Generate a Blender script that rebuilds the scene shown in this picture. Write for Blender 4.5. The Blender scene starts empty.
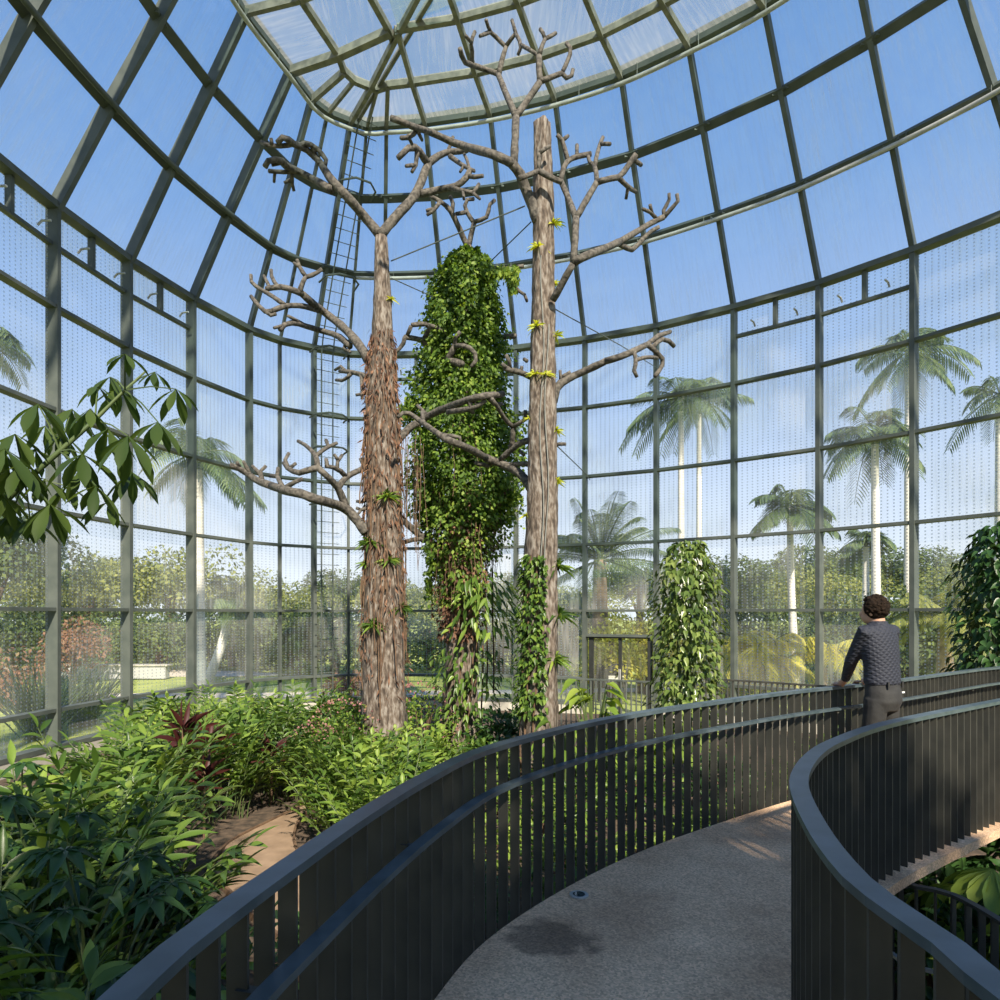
import bpy, math, random
import numpy as np
from mathutils import Vector, Matrix
random.seed(7); RNG = np.random.default_rng(7)
S = bpy.context.scene
COL = S.collection

# ---------------------------------------------------------------- camera
FPX, CX, CY, EZ = 663.8, 472.4, 613.5, 2.85      # focal length, principal point (1000 px frame), eye height
cd = bpy.data.cameras.new('camera'); cam = bpy.data.objects.new('camera', cd); COL.objects.link(cam)
cam.location = (0, 0, EZ); cam.rotation_euler = (math.pi/2, 0, 0)
cd.sensor_width = 36; cd.lens = 36*FPX/1000
cd.shift_x = (500-CX)/1000; cd.shift_y = (CY-500)/1000
cd.clip_start = .05; cd.clip_end = 2000
S.camera = cam
# ---------------------------------------------------------------- sky
W = bpy.data.worlds.new('sky'); S.world = W; W.use_nodes = True
nt = W.node_tree; nt.nodes.clear()
tc = nt.nodes.new('ShaderNodeTexCoord'); sp = nt.nodes.new('ShaderNodeSeparateXYZ')
rp = nt.nodes.new('ShaderNodeValToRGB'); bg = nt.nodes.new('ShaderNodeBackground'); ow = nt.nodes.new('ShaderNodeOutputWorld')
cr = rp.color_ramp
cr.elements[0].position = 0.0; cr.elements[0].color = (.74,.80,.86,1)
cr.elements[1].position = 1.0; cr.elements[1].color = (.075,.18,.41,1)
for p_, c_ in ((.12,(.57,.66,.80,1)),(.3,(.33,.46,.70,1)),(.5,(.17,.315,.60,1)),(.7,(.105,.24,.52,1))):
    e = cr.elements.new(p_); e.color = c_
nt.links.new(tc.outputs['Generated'], sp.inputs[0]); nt.links.new(sp.outputs['Z'], rp.inputs[0])
nt.links.new(rp.outputs[0], bg.inputs[0]); nt.links.new(bg.outputs[0], ow.inputs[0])
bg.inputs[1].default_value = 1.05
# ---------------------------------------------------------------- sun
sd = bpy.data.lights.new('sun', 'SUN'); sun = bpy.data.objects.new('sun', sd); COL.objects.link(sun)
SUN = Vector((.20, -.76, .62)).normalized()
sun.rotation_euler = SUN.to_track_quat('Z', 'Y').to_euler()
sd.energy = 7.2; sd.color = (1, .90, .74); sd.angle = math.radians(1.4)
S.view_settings.view_transform = 'Standard'; S.view_settings.look = 'None'
S.view_settings.gamma = 1; S.view_settings.use_curve_mapping = False
S.view_settings.exposure = .42
S.cycles.transparent_max_bounces = 24; S.cycles.max_bounces = 7

# ---------------------------------------------------------------- helpers
def P(x, y, Y):                       # a pixel of the photo at distance Y -> world point
    return Vector(((x-CX)*Y/FPX, Y, EZ-(y-CY)*Y/FPX))
def tag(o, label=None, cat=None, group=None, kind=None):
    if label: o['label'] = label
    if cat: o['category'] = cat
    if group: o['group'] = group
    if kind: o['kind'] = kind
    return o
def thing(name, label, cat, loc=(0,0,0), group=None, rz=0):
    o = bpy.data.objects.new(name, None); COL.objects.link(o); o.empty_display_size = .2
    o.location = loc; o.rotation_euler = (0,0,rz)
    return tag(o, label, cat, group)
class MB:
    def __init__(s): s.v = []; s.f = []; s.uv = None
    def quadbox(s, P8):
        n = len(s.v); s.v += [tuple(p) for p in P8]
        for q in ((0,3,2,1),(4,5,6,7),(0,1,5,4),(1,2,6,5),(2,3,7,6),(3,0,4,7)): s.f.append(tuple(n+i for i in q))
    def box(s, c, sx, sy, sz, M=None):
        c = Vector(c); P8 = []
        for z in (-1,1):
            for x, y in ((-1,-1),(1,-1),(1,1),(-1,1)):
                d = Vector((x*sx/2, y*sy/2, z*sz/2)); P8.append(c + (M @ d if M else d))
        s.quadbox(P8)
    def beam(s, a, b, w, h, up=(0,0,1)):   # w across, h along up
        a, b = Vector(a), Vector(b); d = (b-a).normalized(); r = d.cross(Vector(up)).normalized(); u = r.cross(d)
        P8 = []
        for p in (a, b):
            for i, j in ((-1,-1),(1,-1),(1,1),(-1,1)): P8.append(p + r*(i*w/2) + u*(j*h/2))
        s.quadbox(P8)
    def sweep(s, pts, w, h, cap=True, off=(0,0)):      # rectangular rail swept along a curve, kept level
        n = len(s.v); m = len(pts)
        for i, p in enumerate(pts):
            a = Vector(pts[max(0,i-1)]); b = Vector(pts[min(m-1,i+1)]); d = b-a; d.z = 0; d.normalize()
            r = Vector((d.y, -d.x, 0)); p = Vector(p)
            for x, z in ((-1,-1),(1,-1),(1,1),(-1,1)): s.v.append(tuple(p + r*(x*w/2+off[0]) + Vector((0,0,z*h/2+off[1]))))
        for i in range(m-1):
            for k in range(4): s.f.append((n+4*i+k, n+4*i+(k+1)%4, n+4*i+4+(k+1)%4, n+4*i+4+k))
        if cap: s.f += [(n+3,n+2,n+1,n), (n+4*m-4,n+4*m-3,n+4*m-2,n+4*m-1)]
    def tube(s, pts, r, k=8, cap=True, rough=0.0):
        pts = [Vector(p) for p in pts]; m = len(pts); n = len(s.v)
        rs = list(r) if hasattr(r, '__len__') else [r]*m
        u = None
        for i, p in enumerate(pts):
            d = (pts[min(m-1,i+1)]-pts[max(0,i-1)]).normalized()
            if u is None: u = d.orthogonal().normalized()
            u = (u - d*u.dot(d)).normalized(); w = d.cross(u)
            for j in range(k):
                t = 2*math.pi*j/k; q = rs[i]*(1+(random.uniform(-rough,rough) if rough else 0))
                s.v.append(tuple(p + (u*math.cos(t)+w*math.sin(t))*q))
        for i in range(m-1):
            for j in range(k): s.f.append((n+i*k+j, n+i*k+(j+1)%k, n+(i+1)*k+(j+1)%k, n+(i+1)*k+j))
        if cap: s.f += [tuple(n+j for j in reversed(range(k))), tuple(n+(m-1)*k+j for j in range(k))]
    def build(s, name, m, parent=None, smooth=False):
        me = bpy.data.meshes.new(name); me.from_pydata(s.v, [], s.f); me.update()
        if s.uv:
            l = me.uv_layers.new(name='UVMap')
            for i, uv in enumerate(s.uv): l.data[i].uv = uv
        return link(name, me, m, parent, smooth)
def link(name, me, m, parent=None, smooth=False):
    if m: me.materials.append(m)
    if smooth: me.polygons.foreach_set('use_smooth', [True]*len(me.polygons))
    o = bpy.data.objects.new(name, me); COL.objects.link(o)
    if parent: o.parent = parent
    return o
def npmesh(name, V, F, m, parent=None, smooth=True):
    me = bpy.data.meshes.new(name); V = np.asarray(V, np.float32); F = np.asarray(F, np.int32); k = F.shape[1]
    me.vertices.add(len(V)); me.vertices.foreach_set('co', V.ravel())
    me.loops.add(F.size); me.loops.foreach_set('vertex_index', F.ravel())
    me.polygons.add(len(F)); me.polygons.foreach_set('loop_start', np.arange(0, F.size, k, dtype=np.int32))
    me.update(calc_edges=True); me.validate()
    return link(name, me, m, parent, smooth)
def copy_tree(o, parent=None, **kw):
    c = o.copy(); COL.objects.link(c); c.parent = parent
    for ch in list(o.children): copy_tree(ch, c)
    return c
def put(proto, loc, rz, sc, label, used):
    o = proto if not used.get(proto.name) else copy_tree(proto)
    used[proto.name] = 1
    o.location = loc; o.rotation_euler = (0,0,rz); o.scale = (sc,)*3 if not hasattr(sc,'__len__') else sc
    o['label'] = label
    return o
def spline(pts, step):                 # Catmull-Rom, resampled at equal steps
    p = [np.array(q, float) for q in pts]; p = [2*p[0]-p[1]] + p + [2*p[-1]-p[-2]]; out = []
    for i in range(1, len(p)-2):
        for t in np.linspace(0, 1, 24, endpoint=False):
            a, b, c, d = p[i-1:i+3]
            out.append(.5*((2*b)+(-a+c)*t+(2*a-5*b+4*c-d)*t*t+(-a+3*b-3*c+d)*t**3))
    out.append(p[-2]); out = np.array(out)
    L = np.concatenate([[0], np.cumsum(np.linalg.norm(np.diff(out, axis=0), axis=1))])
    n = max(2, int(round(L[-1]/step))+1); s = np.linspace(0, L[-1], n)
    return np.stack([np.interp(s, L, out[:,k]) for k in range(out.shape[1])], 1)

# leaves: a batch of folded, drooping blades in one mesh
PROF = {'lance': (.0,.75,1,.82,.45,.0), 'ovate': (.0,.9,1,.75,.4,0), 'obovate': (.06,.30,.72,1,.85,0), 'strap': (.5,.9,1,.9,.6,.05),
        'diamond': (.0,1,0), 'small': (.0,1,.8,0), 'heart': (.35,1,.95,.62,.25,0)}
def unit(a): return a/np.maximum(np.linalg.norm(a, axis=-1, keepdims=True), 1e-9)
def blades(pos, dr, up, L, Wd, droop=.2, prof='lance', fold=.25):
    pos = np.asarray(pos, float); N = len(pos); dr = unit(np.asarray(dr, float)); up = np.broadcast_to(np.asarray(up, float), dr.shape)
    L = np.broadcast_to(L, (N,)); Wd = np.broadcast_to(Wd, (N,)); droop = np.broadcast_to(droop, (N,))
    side = np.cross(dr, up); bad = np.linalg.norm(side, axis=1) < 1e-3; side[bad] = (1,0,0); side = unit(side); nn = np.cross(side, dr)
    w = np.array(PROF[prof]); m = len(w); t = np.linspace(0, 1, m)
    c = pos[:,None,:] + dr[:,None,:]*(L[:,None]*t)[...,None]
    c[...,2] -= (droop*L)[:,None]*t**2
    hw = (Wd[:,None]*w*.5)[...,None]
    lift = nn[:,None,:]*hw*fold*2
    if m == 3:
        V = np.stack([c[:,0], c[:,1]+side*hw[:,1]+lift[:,1]*.3, c[:,2], c[:,1]-side*hw[:,1]+lift[:,1]*.3], 1)
        return V.reshape(-1,3), np.arange(N*4).reshape(N,4)
    V = np.stack([c-side[:,None,:]*hw+lift, c, c+side[:,None,:]*hw+lift], 2)       # N,m,3,3
    q = []
    for i in range(m-1):
        for j in (0,1): q.append((i*3+j, i*3+j+1, (i+1)*3+j+1, (i+1)*3+j))
    q = np.array(q); F = (q[None] + (np.arange(N)*m*3)[:,None,None]).reshape(-1,4)
    return V.reshape(-1,3), F
def join(parts):
    V = []; F = []; n = 0
    for v, f in parts: V.append(v); F.append(f+n); n += len(v)
    return np.concatenate(V), np.concatenate(F)
def rdir(n, zlo=-1, zhi=1):
    z = RNG.uniform(zlo, zhi, n); a = RNG.uniform(0, 2*math.pi, n); r = np.sqrt(1-z*z)
    return np.stack([r*np.cos(a), r*np.sin(a), z], 1)

# ---------------------------------------------------------------- materials
def nodes(name):
    m = bpy.data.materials.new(name); m.use_nodes = True; t = m.node_tree; t.nodes.clear()
    return m, t, t.nodes.new, t.links.new
def mat(name, c1, c2=None, scale=6, rough=.6, metal=0, bump=0, c3=None, stretch=(1,1,1), detail=6, spec=.5, lo=.35, hi=.65):
    m, t, N, Lk = nodes(name); out = N('ShaderNodeOutputMaterial'); b = N('ShaderNodeBsdfPrincipled'); Lk(b.outputs[0], out.inputs[0])
    b.inputs['Roughness'].default_value = rough; b.inputs['Metallic'].default_value = metal; b.inputs['Specular IOR Level'].default_value = spec
    b.inputs['Base Color'].default_value = (*c1, 1)
    if c2:
        tc = N('ShaderNodeTexCoord'); mp = N('ShaderNodeMapping'); mp.inputs['Scale'].default_value = stretch
        nz = N('ShaderNodeTexNoise'); nz.inputs['Scale'].default_value = scale; nz.inputs['Detail'].default_value = detail
        r = N('ShaderNodeValToRGB'); r.color_ramp.elements[0].color = (*c1,1); r.color_ramp.elements[1].color = (*c2,1)
        r.color_ramp.elements[0].position = lo; r.color_ramp.elements[1].position = hi
        if c3: e = r.color_ramp.elements.new(.5*(lo+hi)); e.color = (*c3,1)
        Lk(tc.outputs['Object'], mp.inputs[0]); Lk(mp.outputs[0], nz.inputs[0]); Lk(nz.outputs[0], r.inputs[0]); Lk(r.outputs[0], b.inputs['Base Color'])
        if bump:
            bp = N('ShaderNodeBump'); bp.inputs['Strength'].default_value = bump; bp.inputs['Distance'].default_value = .03
            Lk(nz.outputs[0], bp.inputs['Height']); Lk(bp.outputs[0], b.inputs['Normal'])
    return m
def leafmat(name, cols, trans=.35, rough=.45):
    m, t, N, Lk = nodes(name); out = N('ShaderNodeOutputMaterial'); b = N('ShaderNodeBsdfPrincipled'); tr = N('ShaderNodeBsdfTranslucent'); mx = N('ShaderNodeMixShader')
    g = N('ShaderNodeNewGeometry'); r = N('ShaderNodeValToRGB'); oi = N('ShaderNodeObjectInfo'); ad = N('ShaderNodeMath'); ad.operation = 'ADD'
    mu = N('ShaderNodeMath'); mu.operation = 'MULTIPLY'; mu.inputs[1].default_value = .25; s8 = N('ShaderNodeMath'); s8.operation = 'MULTIPLY'; s8.inputs[1].default_value = .8
    r.color_ramp.elements[0].color = (*cols[0],1); r.color_ramp.elements[1].color = (*cols[-1],1)
    for i, c in enumerate(cols[1:-1]): e = r.color_ramp.elements.new((i+1)/(len(cols)-1)); e.color = (*c,1)
    Lk(g.outputs['Random Per Island'], s8.inputs[0]); Lk(oi.outputs['Random'], mu.inputs[0]); Lk(mu.outputs[0], ad.inputs[0]); Lk(s8.outputs[0], ad.inputs[1]); Lk(ad.outputs[0], r.inputs[0])
    b.inputs['Roughness'].default_value = rough; b.inputs['Specular IOR Level'].default_value = .35
    hs = N('ShaderNodeHueSaturation'); hs.inputs['Hue'].default_value = .485; hs.inputs['Saturation'].default_value = 1.1; hs.inputs['Value'].default_value = 1.5
    Lk(r.outputs[0], b.inputs['Base Color']); Lk(r.outputs[0], hs.inputs['Color']); Lk(hs.outputs[0], tr.inputs[0])
    mx.inputs[0].default_value = trans; Lk(b.outputs[0], mx.inputs[1]); Lk(tr.outputs[0], mx.inputs[2]); Lk(mx.outputs[0], out.inputs[0])
    return m
def glassmat(name, dots, haze, tint, streak=.5):
    m, t, N, Lk = nodes(name); out = N('ShaderNodeOutputMaterial')
    def M(op, a, b_=None):
        n = N('ShaderNodeMath'); n.operation = op
        for i, q in enumerate((a, b_)):
            if q is None: continue
            if isinstance(q, (int, float)): n.inputs[i].default_value = q
            else: Lk(q, n.inputs[i])
        return n.outputs[0]
    tr = N('ShaderNodeBsdfTransparent'); tr.inputs[0].default_value = (*tint,1)
    df = N('ShaderNodeBsdfDiffuse'); df.inputs[0].default_value = (.82,.79,.73,1); tl = N('ShaderNodeBsdfTranslucent'); tl.inputs[0].default_value = (.82,.79,.73,1)
    hz = N('ShaderNodeMixShader'); hz.inputs[0].default_value = .5; Lk(df.outputs[0], hz.inputs[1]); Lk(tl.outputs[0], hz.inputs[2])
    tc = N('ShaderNodeTexCoord'); g = N('ShaderNodeNewGeometry')
    n1 = N('ShaderNodeTexNoise'); n1.inputs['Scale'].default_value = .45; n1.inputs['Detail'].default_value = 3; Lk(g.outputs['Position'], n1.inputs[0])
    mp = N('ShaderNodeMapping'); mp.inputs['Scale'].default_value = (14, 1.1, 1); Lk(tc.outputs['UV'], mp.inputs[0])
    n2 = N('ShaderNodeTexNoise'); n2.inputs['Scale'].default_value = 1; n2.inputs['Detail'].default_value = 3; Lk(mp.outputs[0], n2.inputs[0])
    f1 = N('ShaderNodeMapRange'); f1.inputs[1].default_value = .38; f1.inputs[2].default_value = .68; f1.inputs[3].default_value = haze[0]; f1.inputs[4].default_value = haze[1]; Lk(n1.outputs[0], f1.inputs[0])
    f2 = N('ShaderNodeMapRange'); f2.inputs[1].default_value = .45; f2.inputs[2].default_value = .75; f2.inputs[3].default_value = 1-streak*.4; f2.inputs[4].default_value = 1+streak; Lk(n2.outputs[0], f2.inputs[0])
    fac = M('MULTIPLY', f1.outputs[0], f2.outputs[0])
    mx = N('ShaderNodeMixShader'); Lk(fac, mx.inputs[0]); Lk(tr.outputs[0], mx.inputs[1]); Lk(hz.outputs[0], mx.inputs[2])
    last = mx.outputs[0]
    if dots:
        s2 = N('ShaderNodeSeparateXYZ'); Lk(tc.outputs['UV'], s2.inputs[0])
        fx = M('ABSOLUTE', M('SUBTRACT', M('FRACT', M('DIVIDE', s2.outputs[0], .125)), .5)); fy = M('ABSOLUTE', M('SUBTRACT', M('FRACT', M('DIVIDE', s2.outputs[1], .075)), .5))
        d = M('MULTIPLY', M('LESS_THAN', fx, .13), M('LESS_THAN', fy, .22))
        dd = N('ShaderNodeBsdfDiffuse'); dd.inputs[0].default_value = (.30,.36,.42,1); tt = N('ShaderNodeBsdfTranslucent'); tt.inputs[0].default_value = (.30,.36,.44,1); mm = N('ShaderNodeMixShader'); Lk(dd.outputs[0], mm.inputs[1]); Lk(tt.outputs[0], mm.inputs[2])
        dm = N('ShaderNodeMixShader'); Lk(M('MULTIPLY', d, .52), dm.inputs[0]); Lk(last, dm.inputs[1]); Lk(mm.outputs[0], dm.inputs[2]); last = dm.outputs[0]
    gl = N('ShaderNodeBsdfGlossy'); gl.inputs['Roughness'].default_value = .05
    g2 = N('ShaderNodeMixShader'); g2.inputs[0].default_value = .03; Lk(last, g2.inputs[1]); Lk(gl.outputs[0], g2.inputs[2]); Lk(g2.outputs[0], out.inputs[0])
    return m
M_steel = mat('painted_steel', (.065,.078,.070), (.095,.108,.095), 3, .5, spec=.3)
M_roofsteel = mat('dusty_roof_steel', (.13,.13,.11), (.25,.24,.20), 5, .7)
M_pipe = mat('galvanised_pipe', (.36,.36,.34), (.5,.5,.47), 4, .5, .2)
M_frit = glassmat('dotted_glass', True, (.05,.36), (.95,.96,.95))
M_clear = glassmat('sloping_glass', False, (.07,.18), (.95,.96,.96), 1.0)
M_roof = glassmat('dusty_roof_glass', False, (.22,.38), (.66,.80,.79), .4)
M_conc = mat('kerb_concrete', (.36,.34,.30), (.50,.47,.40), 3, .9, bump=.2)
M_rail = mat('railing_charcoal_paint', (.042,.043,.038), (.064,.063,.053), 5, .5, spec=.25)
M_cap = mat('railing_cap_sky_tint', (.042,.064,.074), (.072,.098,.112), 9, .36)  # blue of the reflected sky is mixed into the cap's base colour
M_bark = mat('weathered_bark', (.045,.034,.026), (.235,.208,.178), 9, .95, bump=1.0, c3=(.12,.092,.07), stretch=(2.2,2.2,.7), detail=12)
M_bark2 = mat('grey_branch_bark', (.035,.031,.026), (.135,.12,.10), 16, .9, bump=.6, stretch=(1,1,1))
M_soil = mat('dark_mulch', (.035,.026,.018), (.11,.075,.05), 9, 1, bump=.6)
M_path = mat('brown_sand_path', (.20,.135,.085), (.29,.20,.13), 4, .95, bump=.1)
M_lawn = mat('lawn', (.22,.28,.05), (.38,.42,.10), .8, 1)
M_drive = mat('pale_paving', (.55,.47,.38), (.66,.58,.48), 1, .9)
M_twig = mat('brown_stem', (.06,.035,.02), (.15,.09,.05), 9, .85)
M_gstem = mat('green_stem', (.045,.075,.02), (.08,.11,.03), 6, .6)
L_ginger = leafmat('ginger_leaf', ((.022,.050,.010),(.050,.102,.016),(.11,.185,.03),(.24,.33,.055)), .32, .36)
L_bright = leafmat('bright_leaf', ((.09,.16,.025),(.19,.29,.045),(.32,.40,.08)), .4, .4)
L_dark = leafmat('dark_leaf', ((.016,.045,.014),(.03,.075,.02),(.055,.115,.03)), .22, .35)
L_vine = leafmat('vine_leaf', ((.024,.060,.010),(.065,.125,.018),(.14,.235,.03),(.32,.40,.07)), .4, .55)
L_dry = leafmat('dry_strand', ((.025,.016,.010),(.10,.045,.026),(.27,.15,.09)), .2, .8)
L_red = leafmat('cordyline_leaf', ((.022,.008,.008),(.07,.018,.016),(.04,.02,.012)), .3, .4)
L_pink = leafmat('pink_flower', ((.26,.10,.10),(.42,.20,.20),(.30,.20,.10)), .3, .6)
L_tree = leafmat('tree_leaf', ((.028,.058,.018),(.075,.115,.032),(.17,.21,.06)), .3, .7)
L_olive = leafmat('olive_tree_leaf', ((.10,.13,.04),(.19,.22,.06),(.34,.35,.11)), .3, .7)
L_gold = leafmat('yellow_palm_leaf', ((.30,.33,.05),(.50,.48,.08),(.65,.60,.14)), .45, .6)
L_rust = leafmat('rust_leaf', ((.17,.10,.06),(.30,.16,.10),(.22,.17,.09)), .3, .7)
L_palm = leafmat('palm_leaf', ((.06,.10,.05),(.11,.17,.08),(.22,.28,.14)), .3, .5)
M_white = mat('white_palm_trunk', (.52,.49,.44), (.78,.75,.70), 3, .8, stretch=(.3,.3,6))
M_btrunk = mat('brown_palm_trunk', (.16,.12,.08), (.32,.24,.16), 4, .9)

# ================================================================ the glasshouse
H0 = 7.8                                # eaves above the eye
RIB = [(-8.1,4.8,6,1),(-8.3,6.77,5,1),(-8.4,8.76,2,1),(-8.33,10.75,-1,1),
 (-8.08,12.73,-4.8,1),(-7.67,14.66,-14,1),(-7.03,16.51,-20.4,1),(-6.18,18.30,-41.5,1),(-5.52,19.04,-50.4,0),(-4.69,19.58,-58.3,1),
 (-3.74,20.03,-70.2,0),(-2.68,20.12,-81.2,1),(-.72,20.02,-99.6,1),(1.30,19.61,-106.8,1),(3.23,18.98,-114.1,1),(5.04,18.14,-121.4,1),
 (6.72,17.01,-130.3,1),(8.26,15.77,-138,1),(9.55,14.33,-143.3,1),(10.7,12.7,-158,1),(11.6,10.93,-159,1),(12.35,9.08,-161,1),(12.9,7.16,-165,1),(13.3,5.2,-168,1)]
LV = [(0,0),(1.08,1.86),(2.066,3.456),(2.943,4.918),(4.25,4.92),(5.55,5.06),(7.3,5.12)]
def rp_(i, a, z):                       # point on rib i, a metres inward, z above the eye
    x, y, t, m = RIB[i]; t = math.radians(t)
    return Vector((x+a*math.cos(t), y+a*math.sin(t), EZ+z))
def nrm(i):
    t = math.radians(RIB[i][2]); return Vector((math.cos(t), math.sin(t), 0))
def lv(i, k): return rp_(i, LV[k][0], H0+LV[k][1])
T52, TAN = 4, 9
# mullions: an upright post and the rafter leaning in from it, one structure each
for i, (x, y, t, main) in enumerate(RIB):
    m = MB(); n = nrm(i); w, d = (.10,.25) if main else (.07,.13)
    c = lambda a, z: rp_(i, a+d/2-.08, z)
    m.beam(c(0,-2.62), c(0,H0+.02), w, d, n)
    for k in range(3):
        a, b = lv(i,k), lv(i,k+1); up = (b-a).cross(Vector((-n.y,n.x,0))).normalized()
        if up.dot(n) < 0: up = -up
        dd = d if (i < 7) else d*.72
        m.beam(a+up*(dd/2-.05), b+up*(dd/2-.05), w*(1 if i > 6 else 1.1), dd, up)
    tag(m.build('trim_%d' % (i+1), M_steel), kind='structure')
    r = MB()
    if main:
        last = 4 if i in (7, 11) else 6 if i not in (6, 12, 9) else 5
        for k in range(3, last): r.beam(lv(i,k)-Vector((0,0,.09)), lv(i,k+1)-Vector((0,0,.09)), .10 if i != 6 else .16, .17, (0,0,1))
        if i == 9: r.beam(lv(i,5)-Vector((0,0,.09)), rp_(i, 8.6, H0+5.2), .10, .17, (0,0,1))
    else: r.beam(lv(i,3)-Vector((0,0,.07)), lv(i,4)-Vector((0,0,.07)), .07, .12, (0,0,1))
    tag(r.build('trim_%d' % (i+31), M_roofsteel), kind='structure')
    if main and 3 < i < 19:             # bolted cleats on the ring beam
        b_ = MB()
        for k in (1, 2):
            q = lv(i,k) + n*.14
            for s_ in (-1, 1): b_.box(q + Vector((-n.y,n.x,0))*(.14*s_), .07, .07, .09)
        tag(b_.build('trim_%d' % (i+61), M_steel), kind='structure')
q = MB(); q.beam(lv(TAN,3)+Vector((.22,-.1,-.1)), P(432,-4,13.9), .08, .10); tag(q.build('trim_90', M_roofsteel), kind='structure')

def pane(name, a, b, c, d, m, parent, w=None):     # a-b bottom, c-d top
    me = bpy.data.meshes.new(name); me.from_pydata([tuple(a),tuple(b),tuple(c),tuple(d)], [], [(0,1,2,3)]); me.update()
    W_ = (b-a).length/2; h = (d-a).length; v0 = a.z
    l = me.uv_layers.new(name='UVMap'); wt = (c-d).length/2
    for i, uv in enumerate(((-W_,v0),(W_,v0),(wt,v0+h),(-wt,v0+h))): l.data[i].uv = uv
    return link(name, me, m, parent)
small = {3,4,5,11,12,16,17}; DOOR = 14
hardware = {4,5,16,17,3}
for i in range(len(RIB)-1):
    n = (nrm(i)+nrm(i+1)).normalized(); root = bpy.data.objects.new('window_%d' % (i+1), None); COL.objects.link(root); tag(root, kind='structure')
    rows = [-2.55,-1.85,.08,1.96,3.9,5.87] + ([7.08] if i in small else []) + [H0]
    if i == DOOR: rows = [-2.75,-.62,.08,1.96,3.9,5.87,H0]
    for k in range(len(rows)-1):
        z0, z1 = rows[k], rows[k+1]
        if i == DOOR and k == 0: continue
        pane('pane', rp_(i,-.03,z0), rp_(i+1,-.03,z0), rp_(i+1,-.03,z1), rp_(i,-.03,z1), M_clear if (i == DOOR and k == 1) else M_frit, root)
    for k, z in enumerate(rows[:-1]):
        tb = MB(); th = .07 if k else .09; dp = .20 if 0 < k < 6 else .24
        if i == DOOR and k == 0: continue
        if k == 6: dp = .12
        tb.beam(rp_(i,dp/2-.05,z), rp_(i+1,dp/2-.05,z), dp, th); tb.build('transom', M_steel, root)
    e = MB(); e.beam(rp_(i,.07,H0), rp_(i+1,.07,H0), .26, .13); e.build('eaves_beam', M_steel, root)
    if i in small:
        s_ = MB(); a = (rp_(i,.02,7.08)+rp_(i+1,.02,7.08))/2; b = (rp_(i,.02,H0)+rp_(i+1,.02,H0))/2; s_.beam(a, b, .09, .12, n); s_.build('glazing_bar', M_steel, root)
        for f in (.27,.77):
            o_ = MB(); p_ = rp_(i,.1,7.18).lerp(rp_(i+1,.1,7.18), f); o_.tube([p_, p_+Vector((0,0,.08))+n*.08, p_+Vector((0,0,.08))+n*.26], .022, 6); o_.build('window_opener', M_pipe, root)
    # leaning panels and ring beams
    rf = bpy.data.objects.new('ceiling' if i == 0 else 'ceiling.%03d' % i, None); COL.objects.link(rf); tag(rf, kind='structure')
    for k in range(3):
        pane('pane', lv(i,k)-n*.05, lv(i+1,k)-n*.05, lv(i+1,k+1)-n*.05, lv(i,k+1)-n*.05, M_clear, rf)
    for k in (1,2):
        b_ = MB(); up = Vector((0,0,1))*.5+n*.86
        b_.beam(lv(i,k)+n*.07, lv(i+1,k)+n*.07, .10, .20, up); b_.build('ring_beam', M_steel, rf)
    b_ = MB(); b_.beam(lv(i,3), lv(i+1,3), .14, .26, (0,0,1)); b_.build('ring_beam', M_steel, rf)
    # almost flat roof inside the eye ring
    pane('pane', lv(i,3), lv(i+1,3), lv(i+1,4), lv(i,4), M_roof, rf)
    b_ = MB(); b_.beam(lv(i,4)-Vector((0,0,.05)), lv(i+1,4)-Vector((0,0,.05)), .12, .16); b_.build('roof_ring', M_roofsteel, rf)
mains = [i for i in range(len(RIB)) if RIB[i][3] and i not in (7, 11)]
for a, b in zip(mains[:-1], mains[1:]):
    rf = bpy.data.objects.new('ceiling.%03d' % (a+40), None); COL.objects.link(rf); tag(rf, kind='structure')
    pts = [lv(j,4) for j in range(a, b+1)] + [lv(b,5), lv(a,5)]
    me = bpy.data.meshes.new('pane'); me.from_pydata([tuple(p) for p in pts], [], [tuple(range(len(pts)))]); me.update()
    l = me.uv_layers.new(name='UVMap')
    for k_, p in enumerate(pts): l.data[k_].uv = (p.x, p.y)
    link('pane', me, M_roof, rf)
    if (lv(a,5)-lv(b,5)).length > .25:
        b_ = MB(); b_.beam(lv(a,5)-Vector((0,0,.05)), lv(b,5)-Vector((0,0,.05)), .12, .15); b_.build('roof_ring', M_roofsteel, rf)
    if a not in (6, 9):
        e6 = lambda j: lv(j,6) if j != 9 else rp_(9, 8.6, H0+5.2)
        pane('pane', lv(a,5), lv(b,5), e6(b), e6(a), M_roof, rf)
# door in the bay between the right-hand palms and trunk
dr = bpy.data.objects.new('door_1', None); COL.objects.link(dr); tag(dr, kind='structure')
A, B = rp_(DOOR,0,-2.8), rp_(DOOR+1,0,-2.8); dv = (B-A).normalized(); up = Vector((0,0,1)); hh = 2.15
fr = MB()
for f in (.09, .5, .91): fr.beam(A.lerp(B,f), A.lerp(B,f)+up*hh, .09 if f == .5 else .13, .10, (-dv.y,dv.x,0))
fr.beam(A+up*hh, B+up*hh, .12, .09); fr.build('door_frame', mat('dark_door_frame', (.02,.022,.02), (.03,.032,.03), 4, .4), dr)
for f0, f1 in ((.1,.49),(.51,.9)):
    a, b = A.lerp(B,f0), A.lerp(B,f1); pane('pane', a, b, b+up*hh, a+up*hh, M_clear, dr)
    hb = MB(); c_ = (b if f0 < .3 else a) + Vector((dv.y,-dv.x,0))*.08 + up*.95; hb.tube([c_, c_+up*.3], .014, 6); hb.build('door_handle', M_pipe, dr)

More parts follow.
